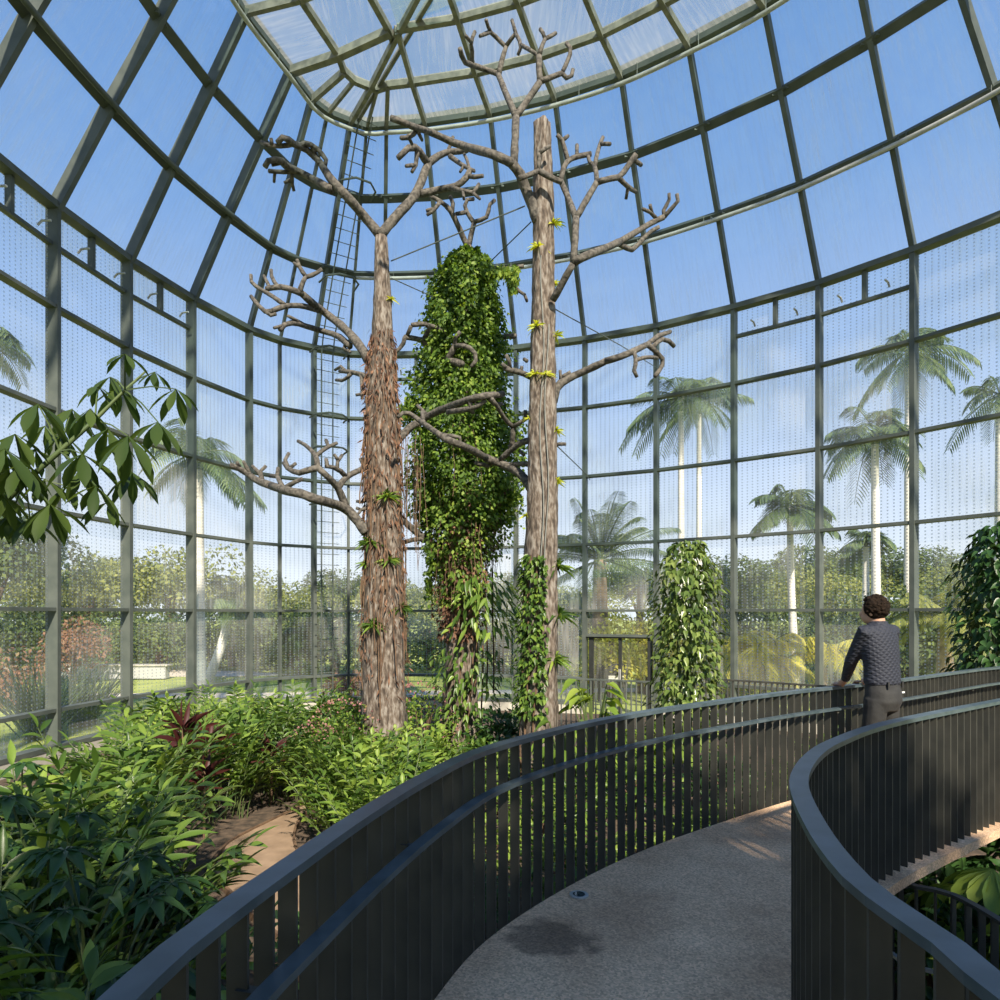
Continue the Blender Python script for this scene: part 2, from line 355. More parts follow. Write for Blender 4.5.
# concrete kerb under the wall
kb = MB(); pts = [rp_(i,.05,0) for i in range(len(RIB))]
for i in range(len(RIB)-1):
    if i == DOOR: continue
    a = rp_(i,.03,-2.75); b = rp_(i+1,.03,-2.75); kb.beam(a, b, .30, .42)
tag(kb.build('baseboard_left', M_conc), kind='structure')
# pipe rings hanging inside the ring beams
def ring_pipe(idx, k, a, dz, r, label, g, m, ft=None):
    pts = [list(lv(i,k)+nrm(i)*a+Vector((0,0,dz))) for i in idx]
    root = thing('pipe_run', label, 'pipe', (0,0,0), g)
    sp_ = spline(pts, .35); b_ = MB(); b_.tube([Vector(p) for p in sp_], r, 8); b_.build('pipe', m, root, True)
    for i in idx:
        if RIB[i][3]: h = MB(); q = lv(i,k)+nrm(i)*a+Vector((0,0,dz)); h.beam(q, q-nrm(i)*a+Vector((0,0,-dz*.3)), .03, .03); h.build('bracket', M_steel, root)
    for p in sp_[3::4]: h = MB(); p = Vector(p); h.beam(p, p+Vector((0,0,-dz+.02)), .014, .014, (1,0,0)); h.build('hanger', M_steel, root)
ring_pipe(list(range(1,9)), 1, .26, -.06, .055, 'dark round pipe following the middle ring beam on the left side', None, M_steel)
ring_pipe(list(range(10,22)), 1, .24, -.16, .05, 'pale round pipe under the middle ring beam on the right side', None, M_pipe)
ring_pipe(list(range(1,22)), 3, .12, -.34, .05, 'bright metal pipe looping just below the rim of the flat roof', None, M_pipe)

# pole ladder with hoops up the mullion at the narrow end
n = nrm(TAN); tn = Vector((-n.y, n.x, 0)); 
lad = thing('ladder', 'thin caged metal ladder climbing the mullion at the sharp end of the glasshouse', 'ladder', rp_(TAN,.5,-2.85))
off = Vector(lad.location)
def lp(s, side=0, inn=.38):            # s = 0..1 along wall then slope
    pth = [rp_(TAN,0,-2.2), rp_(TAN,0,H0), lv(TAN,1), lv(TAN,2), lv(TAN,3)]
    L = [0]; 
    for a, b in zip(pth[:-1], pth[1:]): L.append(L[-1]+(b-a).length)
    d = s*L[-1]
    for k in range(len(L)-1):
        if d <= L[k+1]+1e-6: q = pth[k].lerp(pth[k+1], (d-L[k])/(L[k+1]-L[k])); break
    return q + n*inn + tn*side - off
for sd_ in (.12,.46):
    b_ = MB(); b_.tube([lp(s, sd_) for s in np.linspace(0,1,30)], .022, 6); b_.build('stile', M_steel, lad)
for s in np.linspace(.01,.99,50):
    b_ = MB(); b_.beam(lp(s,-.08), lp(s,.66), .016, .016, (0,0,1)); b_.build('rung', M_steel, lad)
for s in (.34,.44,.5,.62,.74,.885):
    b_ = MB(); b_.tube([lp(s,-.22,.34), lp(s,-.18,.8), lp(s,.1,1.08), lp(s,.5,1.08), lp(s,.76,.8), lp(s,.8,.34)], .028, 6); b_.build('cage_hoop', M_steel, lad)

# ================================================================ ground, path, outside
def sheet(name, pts, z, m, kind='structure', th=.02):
    me = bpy.data.meshes.new(name); k = len(pts); v = [(x,y,z) for x,y in pts] + [(x,y,z-th) for x,y in pts]
    me.from_pydata(v, [], [tuple(range(k)), tuple(reversed(range(k,2*k)))] + [(i,i+k,(i+1)%k+k,(i+1)%k) for i in range(k)]); me.update()
    return tag(link(name, me, m), kind=kind)
inner = [(RIB[i][0], RIB[i][1]) for i in range(len(RIB))] + [(13.5,-6),(-8,-6)]
sheet('floor', inner[::-1], 0.0, M_soil, th=.3)
sheet('ground', [(-120,-30),(150,-30),(150,260),(-120,260)], -.03, M_lawn, th=.5)
lp_ = [(-2.45,9.75),(-2.75,8.9),(-2.98,8.1),(-2.85,7.3),(-2.3,6.5),(-1.5,5.6),(-.4,4.9),(.6,4.4)]; rp2 = [(-2.3,9.7),(-2.35,9.2),(-2.28,8.5),(-2.05,7.8),(-1.5,7.0),(-.8,6.2),(.2,5.6),(1.2,5.0)]
sheet('floor.001', lp_[::-1]+rp2, .05, M_path, th=.05)
for nm, pl in (('trim_91', lp_), ('trim_92', rp2)):
    b_ = MB(); b_.sweep([Vector((p[0],p[1],.03)) for p in spline(pl, .25)], .03, .08); tag(b_.build(nm, M_twig), kind='structure')
sheet('road', [(-34,23.2),(-16,22.2),(-7,22.6),(8,24.5),(8,25.6),(-7,23.9),(-16,23.6),(-34,25)], .0, M_drive)
sheet('road.001', [(-40,34),(-12,30),(-8,31),(-12,33),(-40,39)], .0, M_drive)

# ---------------------------------------------------------------- the raised walkway
LEFT = [(-.45,-3),(-.58,-1.6),(-.66,-.5),(-.67,.4),(-.63,1.19),(-.586,1.484),(-.487,1.875),(-.382,2.257),(-.217,2.748),(.038,3.33),(.524,3.97),(1.165,4.617),(1.894,5.08+.12),(2.81,5.87),(3.76,6.46),(4.62,7.04),(5.73,7.84),(6.63,8.45),(7.9,9.1),(9.3,9.5)]
RIGHT = [(1.05,-3),(.98,-1.6),(.94,-.4),(.95,.5),(.971,1.224),(.991,1.393),(.988,1.534),(1.0,1.736),(1.10,2.11),(1.29,2.62),(1.488,2.98),(1.745,3.34),(2.0,3.62),(2.40,4.0),(2.94,4.415),(4.17,5.258),(5.5,6.15),(7.0,7.05),(8.5,7.7),(10,8.0)]
DZ = EZ-1.64; RZ = EZ-.685; HZ = EZ-.875
PITCH = .115
def offs(c, o):
    d = np.gradient(c, axis=0); d /= np.linalg.norm(d, axis=1)[:,None]
    return c + np.stack([d[:,1], -d[:,0]], 1)*o
cl = spline(LEFT, PITCH); crr = spline(RIGHT, PITCH)
# deck
n_ = 160
a = np.stack([np.interp(np.linspace(0,1,n_), np.linspace(0,1,len(cl)), offs(cl,.027)[:,k]) for k in (0,1)],1)
b = np.stack([np.interp(np.linspace(0,1,n_), np.linspace(0,1,len(crr)), offs(crr,.085)[:,k]) for k in (0,1)],1)
V = []; F = []
for i in range(n_):
    V += [(a[i,0],a[i,1],DZ),(b[i,0],b[i,1],DZ),(b[i,0],b[i,1],DZ-.065),(a[i,0],a[i,1],DZ-.065)]
for i in range(n_-1):
    for k in range(4): F.append((4*i+k, 4*i+4+k, 4*i+4+(k+1)%4, 4*i+(k+1)%4))
F += [(0,1,2,3),(4*n_-1,4*n_-2,4*n_-3,4*n_-4)]
# pebbled concrete with a damp stain
m, t, N, Lk = nodes('walkway_concrete'); out = N('ShaderNodeOutputMaterial'); bs = N('ShaderNodeBsdfPrincipled'); Lk(bs.outputs[0], out.inputs[0]); bs.inputs['Roughness'].default_value = .85
g = N('ShaderNodeTexCoord'); n1 = N('ShaderNodeTexNoise'); n1.inputs['Scale'].default_value = 1.6; n1.inputs['Detail'].default_value = 8; n2 = N('ShaderNodeTexVoronoi'); n2.inputs['Scale'].default_value = 95
for q in (n1, n2): Lk(g.outputs['Object'], q.inputs[0])
r1 = N('ShaderNodeValToRGB'); r1.color_ramp.elements[0].color = (.46,.285,.165,1); r1.color_ramp.elements[1].color = (.80,.55,.35,1); r1.color_ramp.elements[0].position = .3; r1.color_ramp.elements[1].position = .72; Lk(n1.outputs[0], r1.inputs[0])
r2 = N('ShaderNodeValToRGB'); r2.color_ramp.elements[0].color = (.55,.55,.55,1); r2.color_ramp.elements[1].color = (1.25,1.25,1.25,1); Lk(n2.outputs['Color'], r2.inputs[0])
mu = N('ShaderNodeMixRGB'); mu.blend_type = 'MULTIPLY'; mu.inputs[0].default_value = 1; Lk(r1.outputs[0], mu.inputs[1]); Lk(r2.outputs[0], mu.inputs[2])
vd = N('ShaderNodeVectorMath'); vd.operation = 'SUBTRACT'; vd.inputs[1].default_value = (.42,3.36,DZ); Lk(g.outputs['Object'], vd.inputs[0]); ms = N('ShaderNodeVectorMath'); ms.operation = 'MULTIPLY'; ms.inputs[1].default_value = (1.1,1.5,1); Lk(vd.outputs[0], ms.inputs[0])
ln = N('ShaderNodeVectorMath'); ln.operation = 'LENGTH'; Lk(ms.outputs[0], ln.inputs[0]); n3 = N('ShaderNodeTexNoise'); n3.inputs['Scale'].default_value = 4.5; Lk(g.outputs['Object'], n3.inputs[0])
sb = N('ShaderNodeMath'); sb.operation = 'MULTIPLY_ADD'; Lk(n3.outputs[0], sb.inputs[0]); sb.inputs[1].default_value = .55; Lk(ln.outputs['Value'], sb.inputs[2])
mr = N('ShaderNodeMapRange'); mr.inputs[1].default_value = .47; mr.inputs[2].default_value = .54; mr.inputs[3].default_value = .45; mr.inputs[4].default_value = 1; Lk(sb.outputs[0], mr.inputs[0])
m2 = N('ShaderNodeMixRGB'); m2.blend_type = 'MULTIPLY'; m2.inputs[0].default_value = 1; Lk(mu.outputs[0], m2.inputs[1]); Lk(mr.outputs[0], m2.inputs[2]); Lk(m2.outputs[0], bs.inputs['Base Color'])
bp = N('ShaderNodeBump'); bp.inputs['Strength'].default_value = .5; bp.inputs['Distance'].default_value = .01; Lk(n2.outputs['Distance'], bp.inputs['Height']); Lk(bp.outputs[0], bs.inputs['Normal'])
me = bpy.data.meshes.new('floor'); me.from_pydata(V, [], F); me.update(); tag(link('floor.002', me, m), kind='structure')
b_ = MB()                                # steel columns under the walkway
for x_, y_ in ((.2,2.2),(1.2,4.0),(3.3,5.4),(5.6,6.9)): b_.tube([(x_,y_,0),(x_,y_,DZ-.065)], .08, 12)
tag(b_.build('column_1', M_rail), kind='structure')

def railing(name, c, label, handrail):
    root = thing(name, label, 'railing')
    b_ = MB(); b_.sweep([Vector((p[0],p[1],RZ-.012)) for p in c], .070, .026); b_.build('top_rail', M_cap, root)
    if handrail:
        o = offs(c, handrail); b_ = MB(); b_.sweep([Vector((p[0],p[1],HZ)) for p in o], .048, .022); hr = b_.build('handrail', M_cap, root)
        for i in range(4, len(c), 9):
            b_ = MB(); q = Vector((c[i][0],c[i][1],HZ-.03)); w_ = Vector((o[i][0],o[i][1],HZ-.03)); b_.beam(q, w_, .03, .02); b_.build('handrail_bracket', M_rail, root)
    d = np.gradient(c, axis=0); order = []
    for i, p in enumerate(c):
        dist = math.hypot(*p); vis = p[1] > .9
        order.append((0 if vis else 1, dist, i))
    order.sort(); rest = MB()
    for k, (_, _, i) in enumerate(order):
        p = c[i]; t_ = Vector((d[i][0],d[i][1],0)).normalized(); r_ = Vector((t_.y,-t_.x,0))
        M_ = Matrix((r_, t_, Vector((0,0,1)))).transposed()
        z0, z1 = (DZ-.14 if handrail else DZ-.005), RZ-.02
        b_ = MB() if k < 100 else rest
        b_.box((p[0],p[1],(z0+z1)/2), .056, .010, z1-z0, M_)
        if k < 100: b_.build('baluster', M_rail, root)
    if rest.v: tag(rest.build('far_balusters', M_rail, root), kind='stuff')
railing('curved_railing', cl, 'outer charcoal railing of upright flat bars sweeping from lower left to behind the man', .10)
railing('curved_railing.001', crr, 'inner charcoal railing with blue grey top bending in an S at the lower right', 0)

# lower railing along the ground path at the right
lo = spline([(3.1,5.6),(2.75,4.36),(2.93,4.07),(2.95,3.68),(2.85,3.0),(2.5,2.3),(1.9,1.6)], .10); root = thing('lower_railing', 'low dark bar railing seen beneath the raised walkway at lower right', 'railing')
b_ = MB(); b_.sweep([Vector((p[0],p[1],1.13)) for p in lo], .045, .02); b_.build('top_rail', M_rail, root)
b_ = MB(); b_.sweep([Vector((p[0],p[1],.62)) for p in lo], .03, .02); b_.build('lower_rail', M_pipe, root)
dd = np.gradient(lo, axis=0)
for p, d_ in zip(lo, dd):
    t_ = Vector((d_[0],d_[1],0)).normalized(); M_ = Matrix((Vector((t_.y,-t_.x,0)), t_, Vector((0,0,1)))).transposed(); b_ = MB(); b_.box((p[0],p[1],.56), .04, .012, 1.12, M_); b_.build('baluster', M_rail, root)
# far railing beside the glass, behind the shrub
def bar_fence(pts, top, pitch, label, name, m):
    c = spline(pts, pitch); root = thing(name, label, 'railing')
    b_ = MB(); b_.sweep([Vector((p[0],p[1],top)) for p in c], .05, .04); b_.build('top_rail', m, root)
    for k, p in enumerate(c):
        b_ = MB(); b_.box((p[0],p[1],top/2), .03, .03, top); b_.build('baluster', m, root)
        if k > 95: break
bar_fence([(4.75,15.2),(5.6,14.7),(6.6,13.9),(7.6,12.9),(8.3,12.0)], 1.38, .115, 'far upright bar railing near the glass left of the man', 'far_railing', M_rail)
bar_fence([(1.0,16.6),(2.1,16.4),(3.4,15.9),(4.5,15.3)], 1.25, .12, 'pale grey bar railing by the glass doors', 'far_railing.001', M_steel)

# recessed floor light
x_, y_ = .62, 3.86
fl = thing('floor_light', 'small round recessed light set in the concrete walkway', 'light', (x_,y_,DZ))
b_ = MB(); b_.tube([(0,0,-.01),(0,0,.008)], .055, 20); b_.build('rim', M_pipe, fl)
b_ = MB(); b_.tube([(0,0,.0),(0,0,.011)], .035, 16); b_.build('lens', mat('dark_lens', (.03,.05,.05), rough=.1), fl)

# ================================================================ bare tree columns with built branches
def wob(x, y, k): return .55*math.sin(x*.021+k)*math.cos(y*.013+k*2) + .25*math.sin(x*.05+y*.03)
def limb(name, pts, r0, r1, Y, k, parent, m=M_bark2, dk=0):
    c = spline([(x,y,0) for x, y in pts], 7.0) if len(pts) > 2 else np.array([(pts[0][0],pts[0][1],0),((pts[0][0]+pts[1][0])/2,(pts[0][1]+pts[1][1])/2,0),(pts[1][0],pts[1][1],0)], float)
    w = []; rr = []; n = len(c)
    x0, y0 = TR[k][0](pts[0][1]), pts[0][1]
    for i, p in enumerate(c):
        px_ = abs(p[0]-TR[k][0](p[1])); fade = min(1, px_/60)
        yy = Y + wob(p[0], p[1], k)*fade*2.0 - dk
        q = P(p[0], p[1], yy)
        w.append(q); rr.append((r0+(r1-r0)*i/(n-1))*Y/FPX)
    b = MB(); b.tube(w, rr, 8, rough=.10); o = b.build(name, m, None, True)
    o.parent = parent
    return o
def trunkline(tab):
    ys = [a for a, b, c in tab]; xs = [b for a, b, c in tab]; rs = [c for a, b, c in tab]
    return (lambda y: float(np.interp(y, ys, xs)), lambda y: float(np.interp(y, ys, rs)))
TR = {1: trunkline([(237,381,6),(300,382,9),(345,382,11),(380,381,14),(450,382,15.5),(560,384,17),(620,384,19),(700,385,22),(780,386,25)]),
      2: trunkline([(246,469,3),(300,468,6),(400,467,9),(500,465,12),(600,463,14),(700,461,17),(745,460,20)]),
      3: trunkline([(122,542,8),(200,543,10),(300,543,11.5),(400,542,13.5),(500,542,14.5),(600,541,17),(700,540,19),(790,539,20)])}
YT = {1:12.0, 2:13.5, 3:11.0}
def trunk(k, root, top, bot, square=None):
    fx, fr = TR[k]; Y = YT[k]; pts = []; rs = []
    y = top
    while y <= bot+.1: pts.append(P(fx(y), y, Y)); rs.append(fr(y)*Y/FPX); y += 8
    pts.append(Vector((pts[-1].x, Y, -.1))); rs.append(rs[-1]*1.1)
    V = []; F = []; K = 20
    for i, (p, r) in enumerate(zip(pts, rs)):
        for j in range(K):
            t = 2*math.pi*j/K; sq = 1.0
            if square and i < square: sq = 1/max(abs(math.cos(t+.6)), abs(math.sin(t+.6)))*.86
            rr = r*sq*(1+.07*math.sin(3*t+i*.07)+.05*math.sin(7*t+i*.21)+random.uniform(-.05,.05))
            V.append((p.x+rr*math.cos(t), p.y+rr*math.sin(t), p.z))
    for i in range(len(pts)-1):
        for j in range(K): F.append((i*K+j, (i+1)*K+j, (i+1)*K+(j+1)%K, i*K+(j+1)%K))
    F.append(tuple(range(K))); me = bpy.data.meshes.new('trunk'); me.from_pydata(V, [], F); me.update()
    return link('trunk', me, M_bark, root, True)
BR = {1: [
 (6,4.5,[(380,236),(398,214),(415,195),(428,164)]),(4.5,3,[(428,164),(418,150),(410,147),(398,158)]),(3,2,[(417,150),(416,164),(412,172)]),(2.2,2,[(416,165),(406,166)]),
 (4.5,3,[(428,164),(438,156),(449,152),(464,151),(472,147)]),(2.4,2,[(447,153),(450,146),(453,137)]),(3,2,[(450,156),(458,162),(466,167),(474,171)]),(2,1.6,[(464,166),(460,172)]),
 (4.5,3.4,[(420,194),(438,190),(456,186),(466,178),(470,170)]),(2.6,2,[(467,176),(475,177),(483,176)]),(2.4,1.6,[(470,172),(467,160),(464,154)]),(3,2.2,[(452,188),(463,191),(474,193)]),(2.4,1.8,[(473,193),(476,189),(479,184)]),(2,1.5,[(473,193),(477,198),(480,199)]),(2,1.5,[(463,191),(464,199)]),
 (6,4,[(379,234),(362,214),(350,200),(338,187),(330,178),(322,165)]),(4,3,[(322,165),(314,156),(304,148),(294,144),(284,137),(278,143)]),(3,2.4,[(316,160),(312,146),(304,143),(298,146)]),(3,2.2,[(304,143),(314,146),(322,154),(326,160),(325,167)]),(2.8,2,[(294,144),(280,146),(268,145),(261,142)]),(2.2,1.8,[(272,145),(271,138)]),
 (4.5,3,[(332,190),(318,182),(300,172),(290,168),(280,160),(268,161),(265,167)]),(2.2,1.8,[(284,162),(272,165)]),(2.6,2,[(298,172),(284,172),(269,171)]),(2,1.6,[(275,172),(274,182)]),(2.6,1.8,[(292,170),(292,182),(294,191)]),(2.2,1.6,[(291,180),(284,183)]),
 (6,4,[(368,360),(360,346),(344,328),(328,315),(316,306),(302,294)]),(4,2.6,[(302,294),(290,289),(278,287),(266,289)]),(2.6,2,[(278,287),(272,278),(271,270)]),(2.4,1.8,[(270,288),(264,276)]),
 (3.8,2.6,[(318,310),(302,306),(286,306),(272,311)]),(2.8,2,[(285,305),(272,296),(262,290),(252,283),(251,275)]),(2.8,2,[(272,311),(266,312),(257,304),(251,296)]),(2.2,1.8,[(266,312),(272,316),(276,314)]),
 (3.4,2.6,[(299,294),(303,282),(306,276)]),(2.6,2,[(306,277),(300,268),(297,260)]),(2.4,1.8,[(300,267),(294,263)]),(2.8,2.2,[(306,277),(315,274),(322,269)]),
 (4,2.8,[(350,346),(338,336),(322,331),(306,326),(294,323),(284,325),(280,330)]),(2,1.6,[(281,326),(274,328)]),(2.4,1.8,[(306,326),(296,320),(288,316)]),(2.6,1.8,[(346,342),(344,348),(350,352)]),
 (6,4.6,[(366,533),(357,520),(348,510),(335,504),(318,500),(302,494),(288,491),(272,486)]),(4.6,3,[(272,486),(258,481),(248,474),(238,468),(231,465)]),
 (4.5,3.4,[(347,508),(342,498),(338,488),(328,477),(318,468)]),(3.4,2.8,[(318,468),(317,460),(315,454)]),(2.6,1.8,[(315,455),(308,447),(298,441)]),(2.6,2,[(316,456),(323,450),(329,446),(326,440)]),(2.2,1.8,[(328,447),(337,443)]),
 (3.6,2.6,[(318,468),(308,470),(298,473),(289,469),(284,463)]),(2.4,2,[(288,467),(285,460),(289,453)]),(2.2,1.8,[(290,468),(296,463)]),
 (3.6,2.8,[(339,487),(345,478),(356,472),(364,468),(365,460)]),(2.4,1.8,[(364,466),(360,458)]),(3,2.2,[(346,477),(338,469),(326,466)]),(2.4,1.8,[(337,469),(338,460),(342,455)]),(2.2,1.7,[(338,460),(334,454)]),(2.4,2,[(327,466),(326,459)]),
 (3,2,[(284,489),(280,482),(276,475),(270,476)]),(2.4,2,[(277,476),(278,468)]),(3,2.2,[(284,489),(293,483),(302,479)]),(3,2,[(262,480),(260,474),(252,466)]),(2.6,2,[(262,478),(260,472),(266,466)]),(2.6,2,[(250,474),(246,466),(243,461)]),(2.4,1.8,[(240,468),(237,462)]),
 (5,4,[(393,448),(401,437),(411,427),(420,421)]),(4.4,3.2,[(420,421),(436,412),(454,405),(470,399),(486,396),(503,394)]),(3.2,2.4,[(448,412),(462,410),(476,407),(486,400)]),(2.4,1.8,[(470,399),(471,408),(473,414)]),(2.4,1.8,[(486,396),(492,402),(500,406)]),(2.2,1.8,[(491,396),(494,404),(502,404)]),(2.6,1.8,[(428,416),(422,410),(417,405)]),
 (3.2,2.4,[(369,378),(360,374),(350,372),(340,371)]),(2.4,1.7,[(352,373),(344,380),(336,380)]),(2.2,1.6,[(346,372),(340,366),(335,370)]),(2.4,1.7,[(361,374),(362,386),(362,399)]),(2,1.6,[(362,394),(356,395)]),
 (2.2,1.7,[(367,500),(362,502),(356,501)]),(2.2,1.7,[(367,508),(361,510),(356,508)]),(2,1.5,[(361,510),(358,514)])],
 2: [
 (3.5,2.6,[(468,249),(460,230),(452,213),(446,206)]),(2.6,2,[(446,206),(438,200),(430,196)]),(2.4,1.8,[(440,202),(434,210),(427,215)]),(2.4,2,[(452,212),(453,200),(450,196)]),(2.2,1.8,[(433,209),(426,211)]),
 (3.2,2.6,[(468,249),(471,236),(474,223)]),(2.6,2,[(474,223),(468,214),(465,207),(467,200),(474,199)]),(2.4,2,[(466,212),(456,214)]),(2.6,2,[(474,222),(483,219),(488,215),(489,206),(495,200)]),
 (4,3,[(462,364),(440,358),(430,350),(423,340)]),(3,2.4,[(423,340),(412,338),(405,337)]),(2.4,2,[(405,337),(402,346),(394,353)]),(3,2.2,[(424,340),(430,326),(424,324),(412,325)]),(2.2,1.8,[(411,326),(407,336)]),(2.4,2,[(428,325),(438,328),(446,332)]),
 (4,3,[(446,362),(452,352),(455,345)]),(2.6,2,[(455,345),(456,334),(460,332)]),(2.8,2,[(455,346),(466,346),(474,352),(476,360),(471,367)]),
 (4.5,3.2,[(450,552),(436,546),(424,538),(410,527),(397,514)]),(3,2.2,[(432,544),(420,539),(408,541),(400,545)]),(2.2,1.6,[(412,528),(416,526),(424,527)]),(2,1.5,[(417,527),(417,522)]),
 (3.4,2.6,[(478,352),(490,341),(500,337),(515,336)]),(2.8,2.2,[(478,280),(492,273),(505,269),(524,266)]),(2,1.6,[(513,281),(518,291),(523,292),(527,301)])],
 3: [
 (7,5,[(538,222),(533,205),(526,190),(520,174),(512,163)]),(5,3.4,[(512,163),(496,156),(478,150),(466,147),(448,140),(430,132)]),(3.6,3,[(430,132),(414,127),(402,122),(391,118)]),(3,2.2,[(418,129),(410,137),(401,138)]),(2.4,1.8,[(417,129),(422,140)]),(2.2,1.8,[(408,136),(412,144)]),
 (4.5,4,[(514,163),(515,140),(516,117)]),(4,3.2,[(516,117),(507,96),(498,74)]),(3.2,2.6,[(498,74),(484,69),(472,65),(464,61),(460,49)]),(2.8,2,[(472,65),(472,50),(471,42),(475,32)]),(2.2,1.8,[(471,42),(466,36)]),
 (3.4,2.6,[(499,74),(502,60),(506,47)]),(2.6,2,[(506,47),(497,38),(490,31),(486,20)]),(2.4,2,[(490,32),(480,36)]),(2.6,2,[(506,46),(512,38),(516,33)]),(2.4,2,[(516,34),(512,20)]),(2.4,2,[(516,34),(521,45),(518,55)]),(2.4,2,[(521,45),(530,50),(539,56)]),
 (4.2,3.6,[(516,117),(529,98),(540,82)]),(3.8,3.2,[(540,82),(539,68),(539,56)]),(3,2.2,[(539,56),(542,46),(545,39)]),(2.4,2,[(545,39),(543,33),(540,29)]),(2.4,2,[(545,39),(551,36),(556,33)]),
 (3.4,2.6,[(541,81),(552,77),(562,73)]),(2.8,2,[(562,73),(567,62),(571,50),(566,43)]),(2.6,2,[(562,73),(568,79),(572,75),(573,69)]),
 (3.2,2.6,[(520,178),(529,175),(539,171)]),(2.6,2,[(539,171),(539,158),(538,150)]),(2.4,1.9,[(539,153),(545,149),(550,146)]),(3.4,2.8,[(539,171),(550,177),(562,182)]),
 (4.2,3.6,[(553,300),(563,282),(573,264)]),(4,3.6,[(573,264),(575,240),(576,218)]),(3.8,3,[(576,218),(569,200),(561,182)]),(3.2,2.8,[(561,182),(563,170),(569,160),(580,156),(591,154)]),
 (2.8,2.2,[(568,160),(565,150),(562,140),(557,135)]),(2.4,2,[(563,140),(568,136)]),(2.4,2,[(577,156),(577,145)]),(2.4,2,[(588,155),(590,163),(595,166)]),
 (3.8,3,[(576,218),(587,199),(597,182)]),(3,2.4,[(597,182),(596,172),(594,165)]),(2.6,2,[(595,166),(598,150),(603,137)]),(2.4,2,[(600,144),(610,144)]),(3.4,2.8,[(597,182),(609,179),(619,177),(628,166),(636,154)]),(2.6,2.2,[(634,160),(641,165)]),(2.8,2.2,[(619,178),(628,187),(636,192)]),(2.2,1.8,[(628,188),(626,199)]),
 (4.8,4,[(574,262),(588,255),(601,250),(619,242)]),(4.2,3.4,[(619,242),(633,234),(646,226),(657,220),(664,217)]),(3,2.2,[(664,217),(672,208),(678,201),(677,194)]),(2.6,2,[(664,217),(664,208),(669,202),(669,193)]),(2.6,2,[(656,218),(648,210),(643,209)]),(2.4,2,[(652,214),(650,205)]),
 (3.4,2.4,[(619,244),(632,250),(640,242),(650,232),(659,227)]),
 (5,3.8,[(553,402),(557,388),(566,380),(587,370),(606,361)]),(4,3.2,[(606,361),(622,356),(636,350),(648,344)]),(3,2.4,[(648,344),(658,336),(670,332)]),(3,2.4,[(648,345),(656,352),(663,360),(661,368),(655,376)]),(2.6,2,[(634,351),(636,362),(634,370),(637,377)]),(2.4,2,[(637,360),(647,357),(657,358)]),(3,2.4,[(652,348),(660,340),(667,340),(674,346)]),(2.2,1.8,[(561,382),(560,370)]),(2.2,1.8,[(562,377),(570,372)]),
 (5.5,4.6,[(530,488),(524,478),(515,470),(501,464),(486,458)]),(4.6,3.6,[(486,458),(472,450),(458,444),(444,438)]),(3.6,2.8,[(444,438),(430,428),(420,421)]),(2.8,2.2,[(420,421),(412,415),(405,412),(398,417)]),(2.4,2,[(424,424),(422,412)]),(2.4,2,[(440,434),(450,436),(459,437),(460,444)]),(3,2.2,[(488,466),(476,463)]),(3.4,2.6,[(530,464),(520,464),(508,465)]),
 (4.2,3,[(530,440),(520,443),(511,450),(500,460)]),(3.6,2.8,[(511,449),(513,436),(513,427)]),(3,2.2,[(513,427),(521,422),(527,418)]),(2.4,2,[(526,418),(525,410)]),(3,2.2,[(513,427),(504,418),(498,408),(492,399)]),(2.4,1.8,[(524,455),(520,451)]),
 (3.6,2.8,[(531,377),(522,373),(514,371),(505,368)]),(2.6,2,[(508,369),(502,364)]),(2.6,2,[(510,369),(509,360),(506,355)]),(2.2,1.8,[(521,372),(522,366)]),(2.4,2,[(527,361),(524,359)]),
 (2.4,1.8,[(553,445),(560,444),(566,444)])]}
tl = {1:('dead_tree_column','left of three bare branching tree columns, hung with reddish roots'),
      2:('dead_tree_column.001','middle bare tree column, smothered by a green vine'),
      3:('dead_tree_column.002','tallest, right-hand bare tree column with a sawn square top')}
ROOT = {}
for k in (1,2,3):
    base = Vector((TR[k][0](780)*0, 0, 0)); r = thing(tl[k][0], tl[k][1], 'tree', (P(TR[k][0](760),760,YT[k]).x, YT[k], 0), 'bare tree columns in the glasshouse')
    inv = Matrix.Translation(-r.location)
    o = trunk(k, r, {1:237,2:246,3:122}[k], {1:776,2:744,3:788}[k], 7 if k == 3 else None); o.matrix_parent_inverse = inv
    for (r0, r1, pts) in BR[k]:
        o = limb('branch', pts, r0*.86, r1*.92, YT[k], k, r, M_bark2, .98 if k == 2 and 320 < pts[0][1] < 367 and pts[0][0] < 467 else .36 if k == 3 and pts[-1][1] < 190 and pts[0][1] < 180 and 519 < pts[0][0] < 545 and 537 < pts[-1][0] < 565 and pts[-1][1] > 140 else 0); o.matrix_parent_inverse = inv
    ROOT[k] = r
def on(o, k): o.parent = ROOT[k]; o.matrix_parent_inverse = Matrix.Translation(-ROOT[k].location); return o

# hanging roots on the left column
b = MB(); 
for i in range(170):
    y0 = random.uniform(330,620); k_ = 1; t = random.uniform(0, 2*math.pi); r = TR[1][1](y0)*12/FPX*random.uniform(1.02,1.28); c = P(TR[1][0](y0), y0, 12)
    L = random.uniform(.5,2.2); p = Vector((c.x+r*math.cos(t), 12+r*math.sin(t), c.z)); pts = [p]
    for j in range(5): p = p+Vector((random.uniform(-.035,.035), random.uniform(-.03,.03), -L/5)); pts.append(p)
    if pts[-1].z < .4: continue
    b.tube(pts, random.uniform(.008,.017), 4, False)
on(b.build('aerial_roots', M_twig), 1)
n = 2300; y0 = 330+370*RNG.beta(1.1,1.7,n); t = RNG.uniform(0,2*math.pi,n); rr = np.array([TR[1][1](y) for y in y0])*12/FPX*RNG.uniform(1.0,1.22,n); cx_ = np.array([TR[1][0](y) for y in y0])
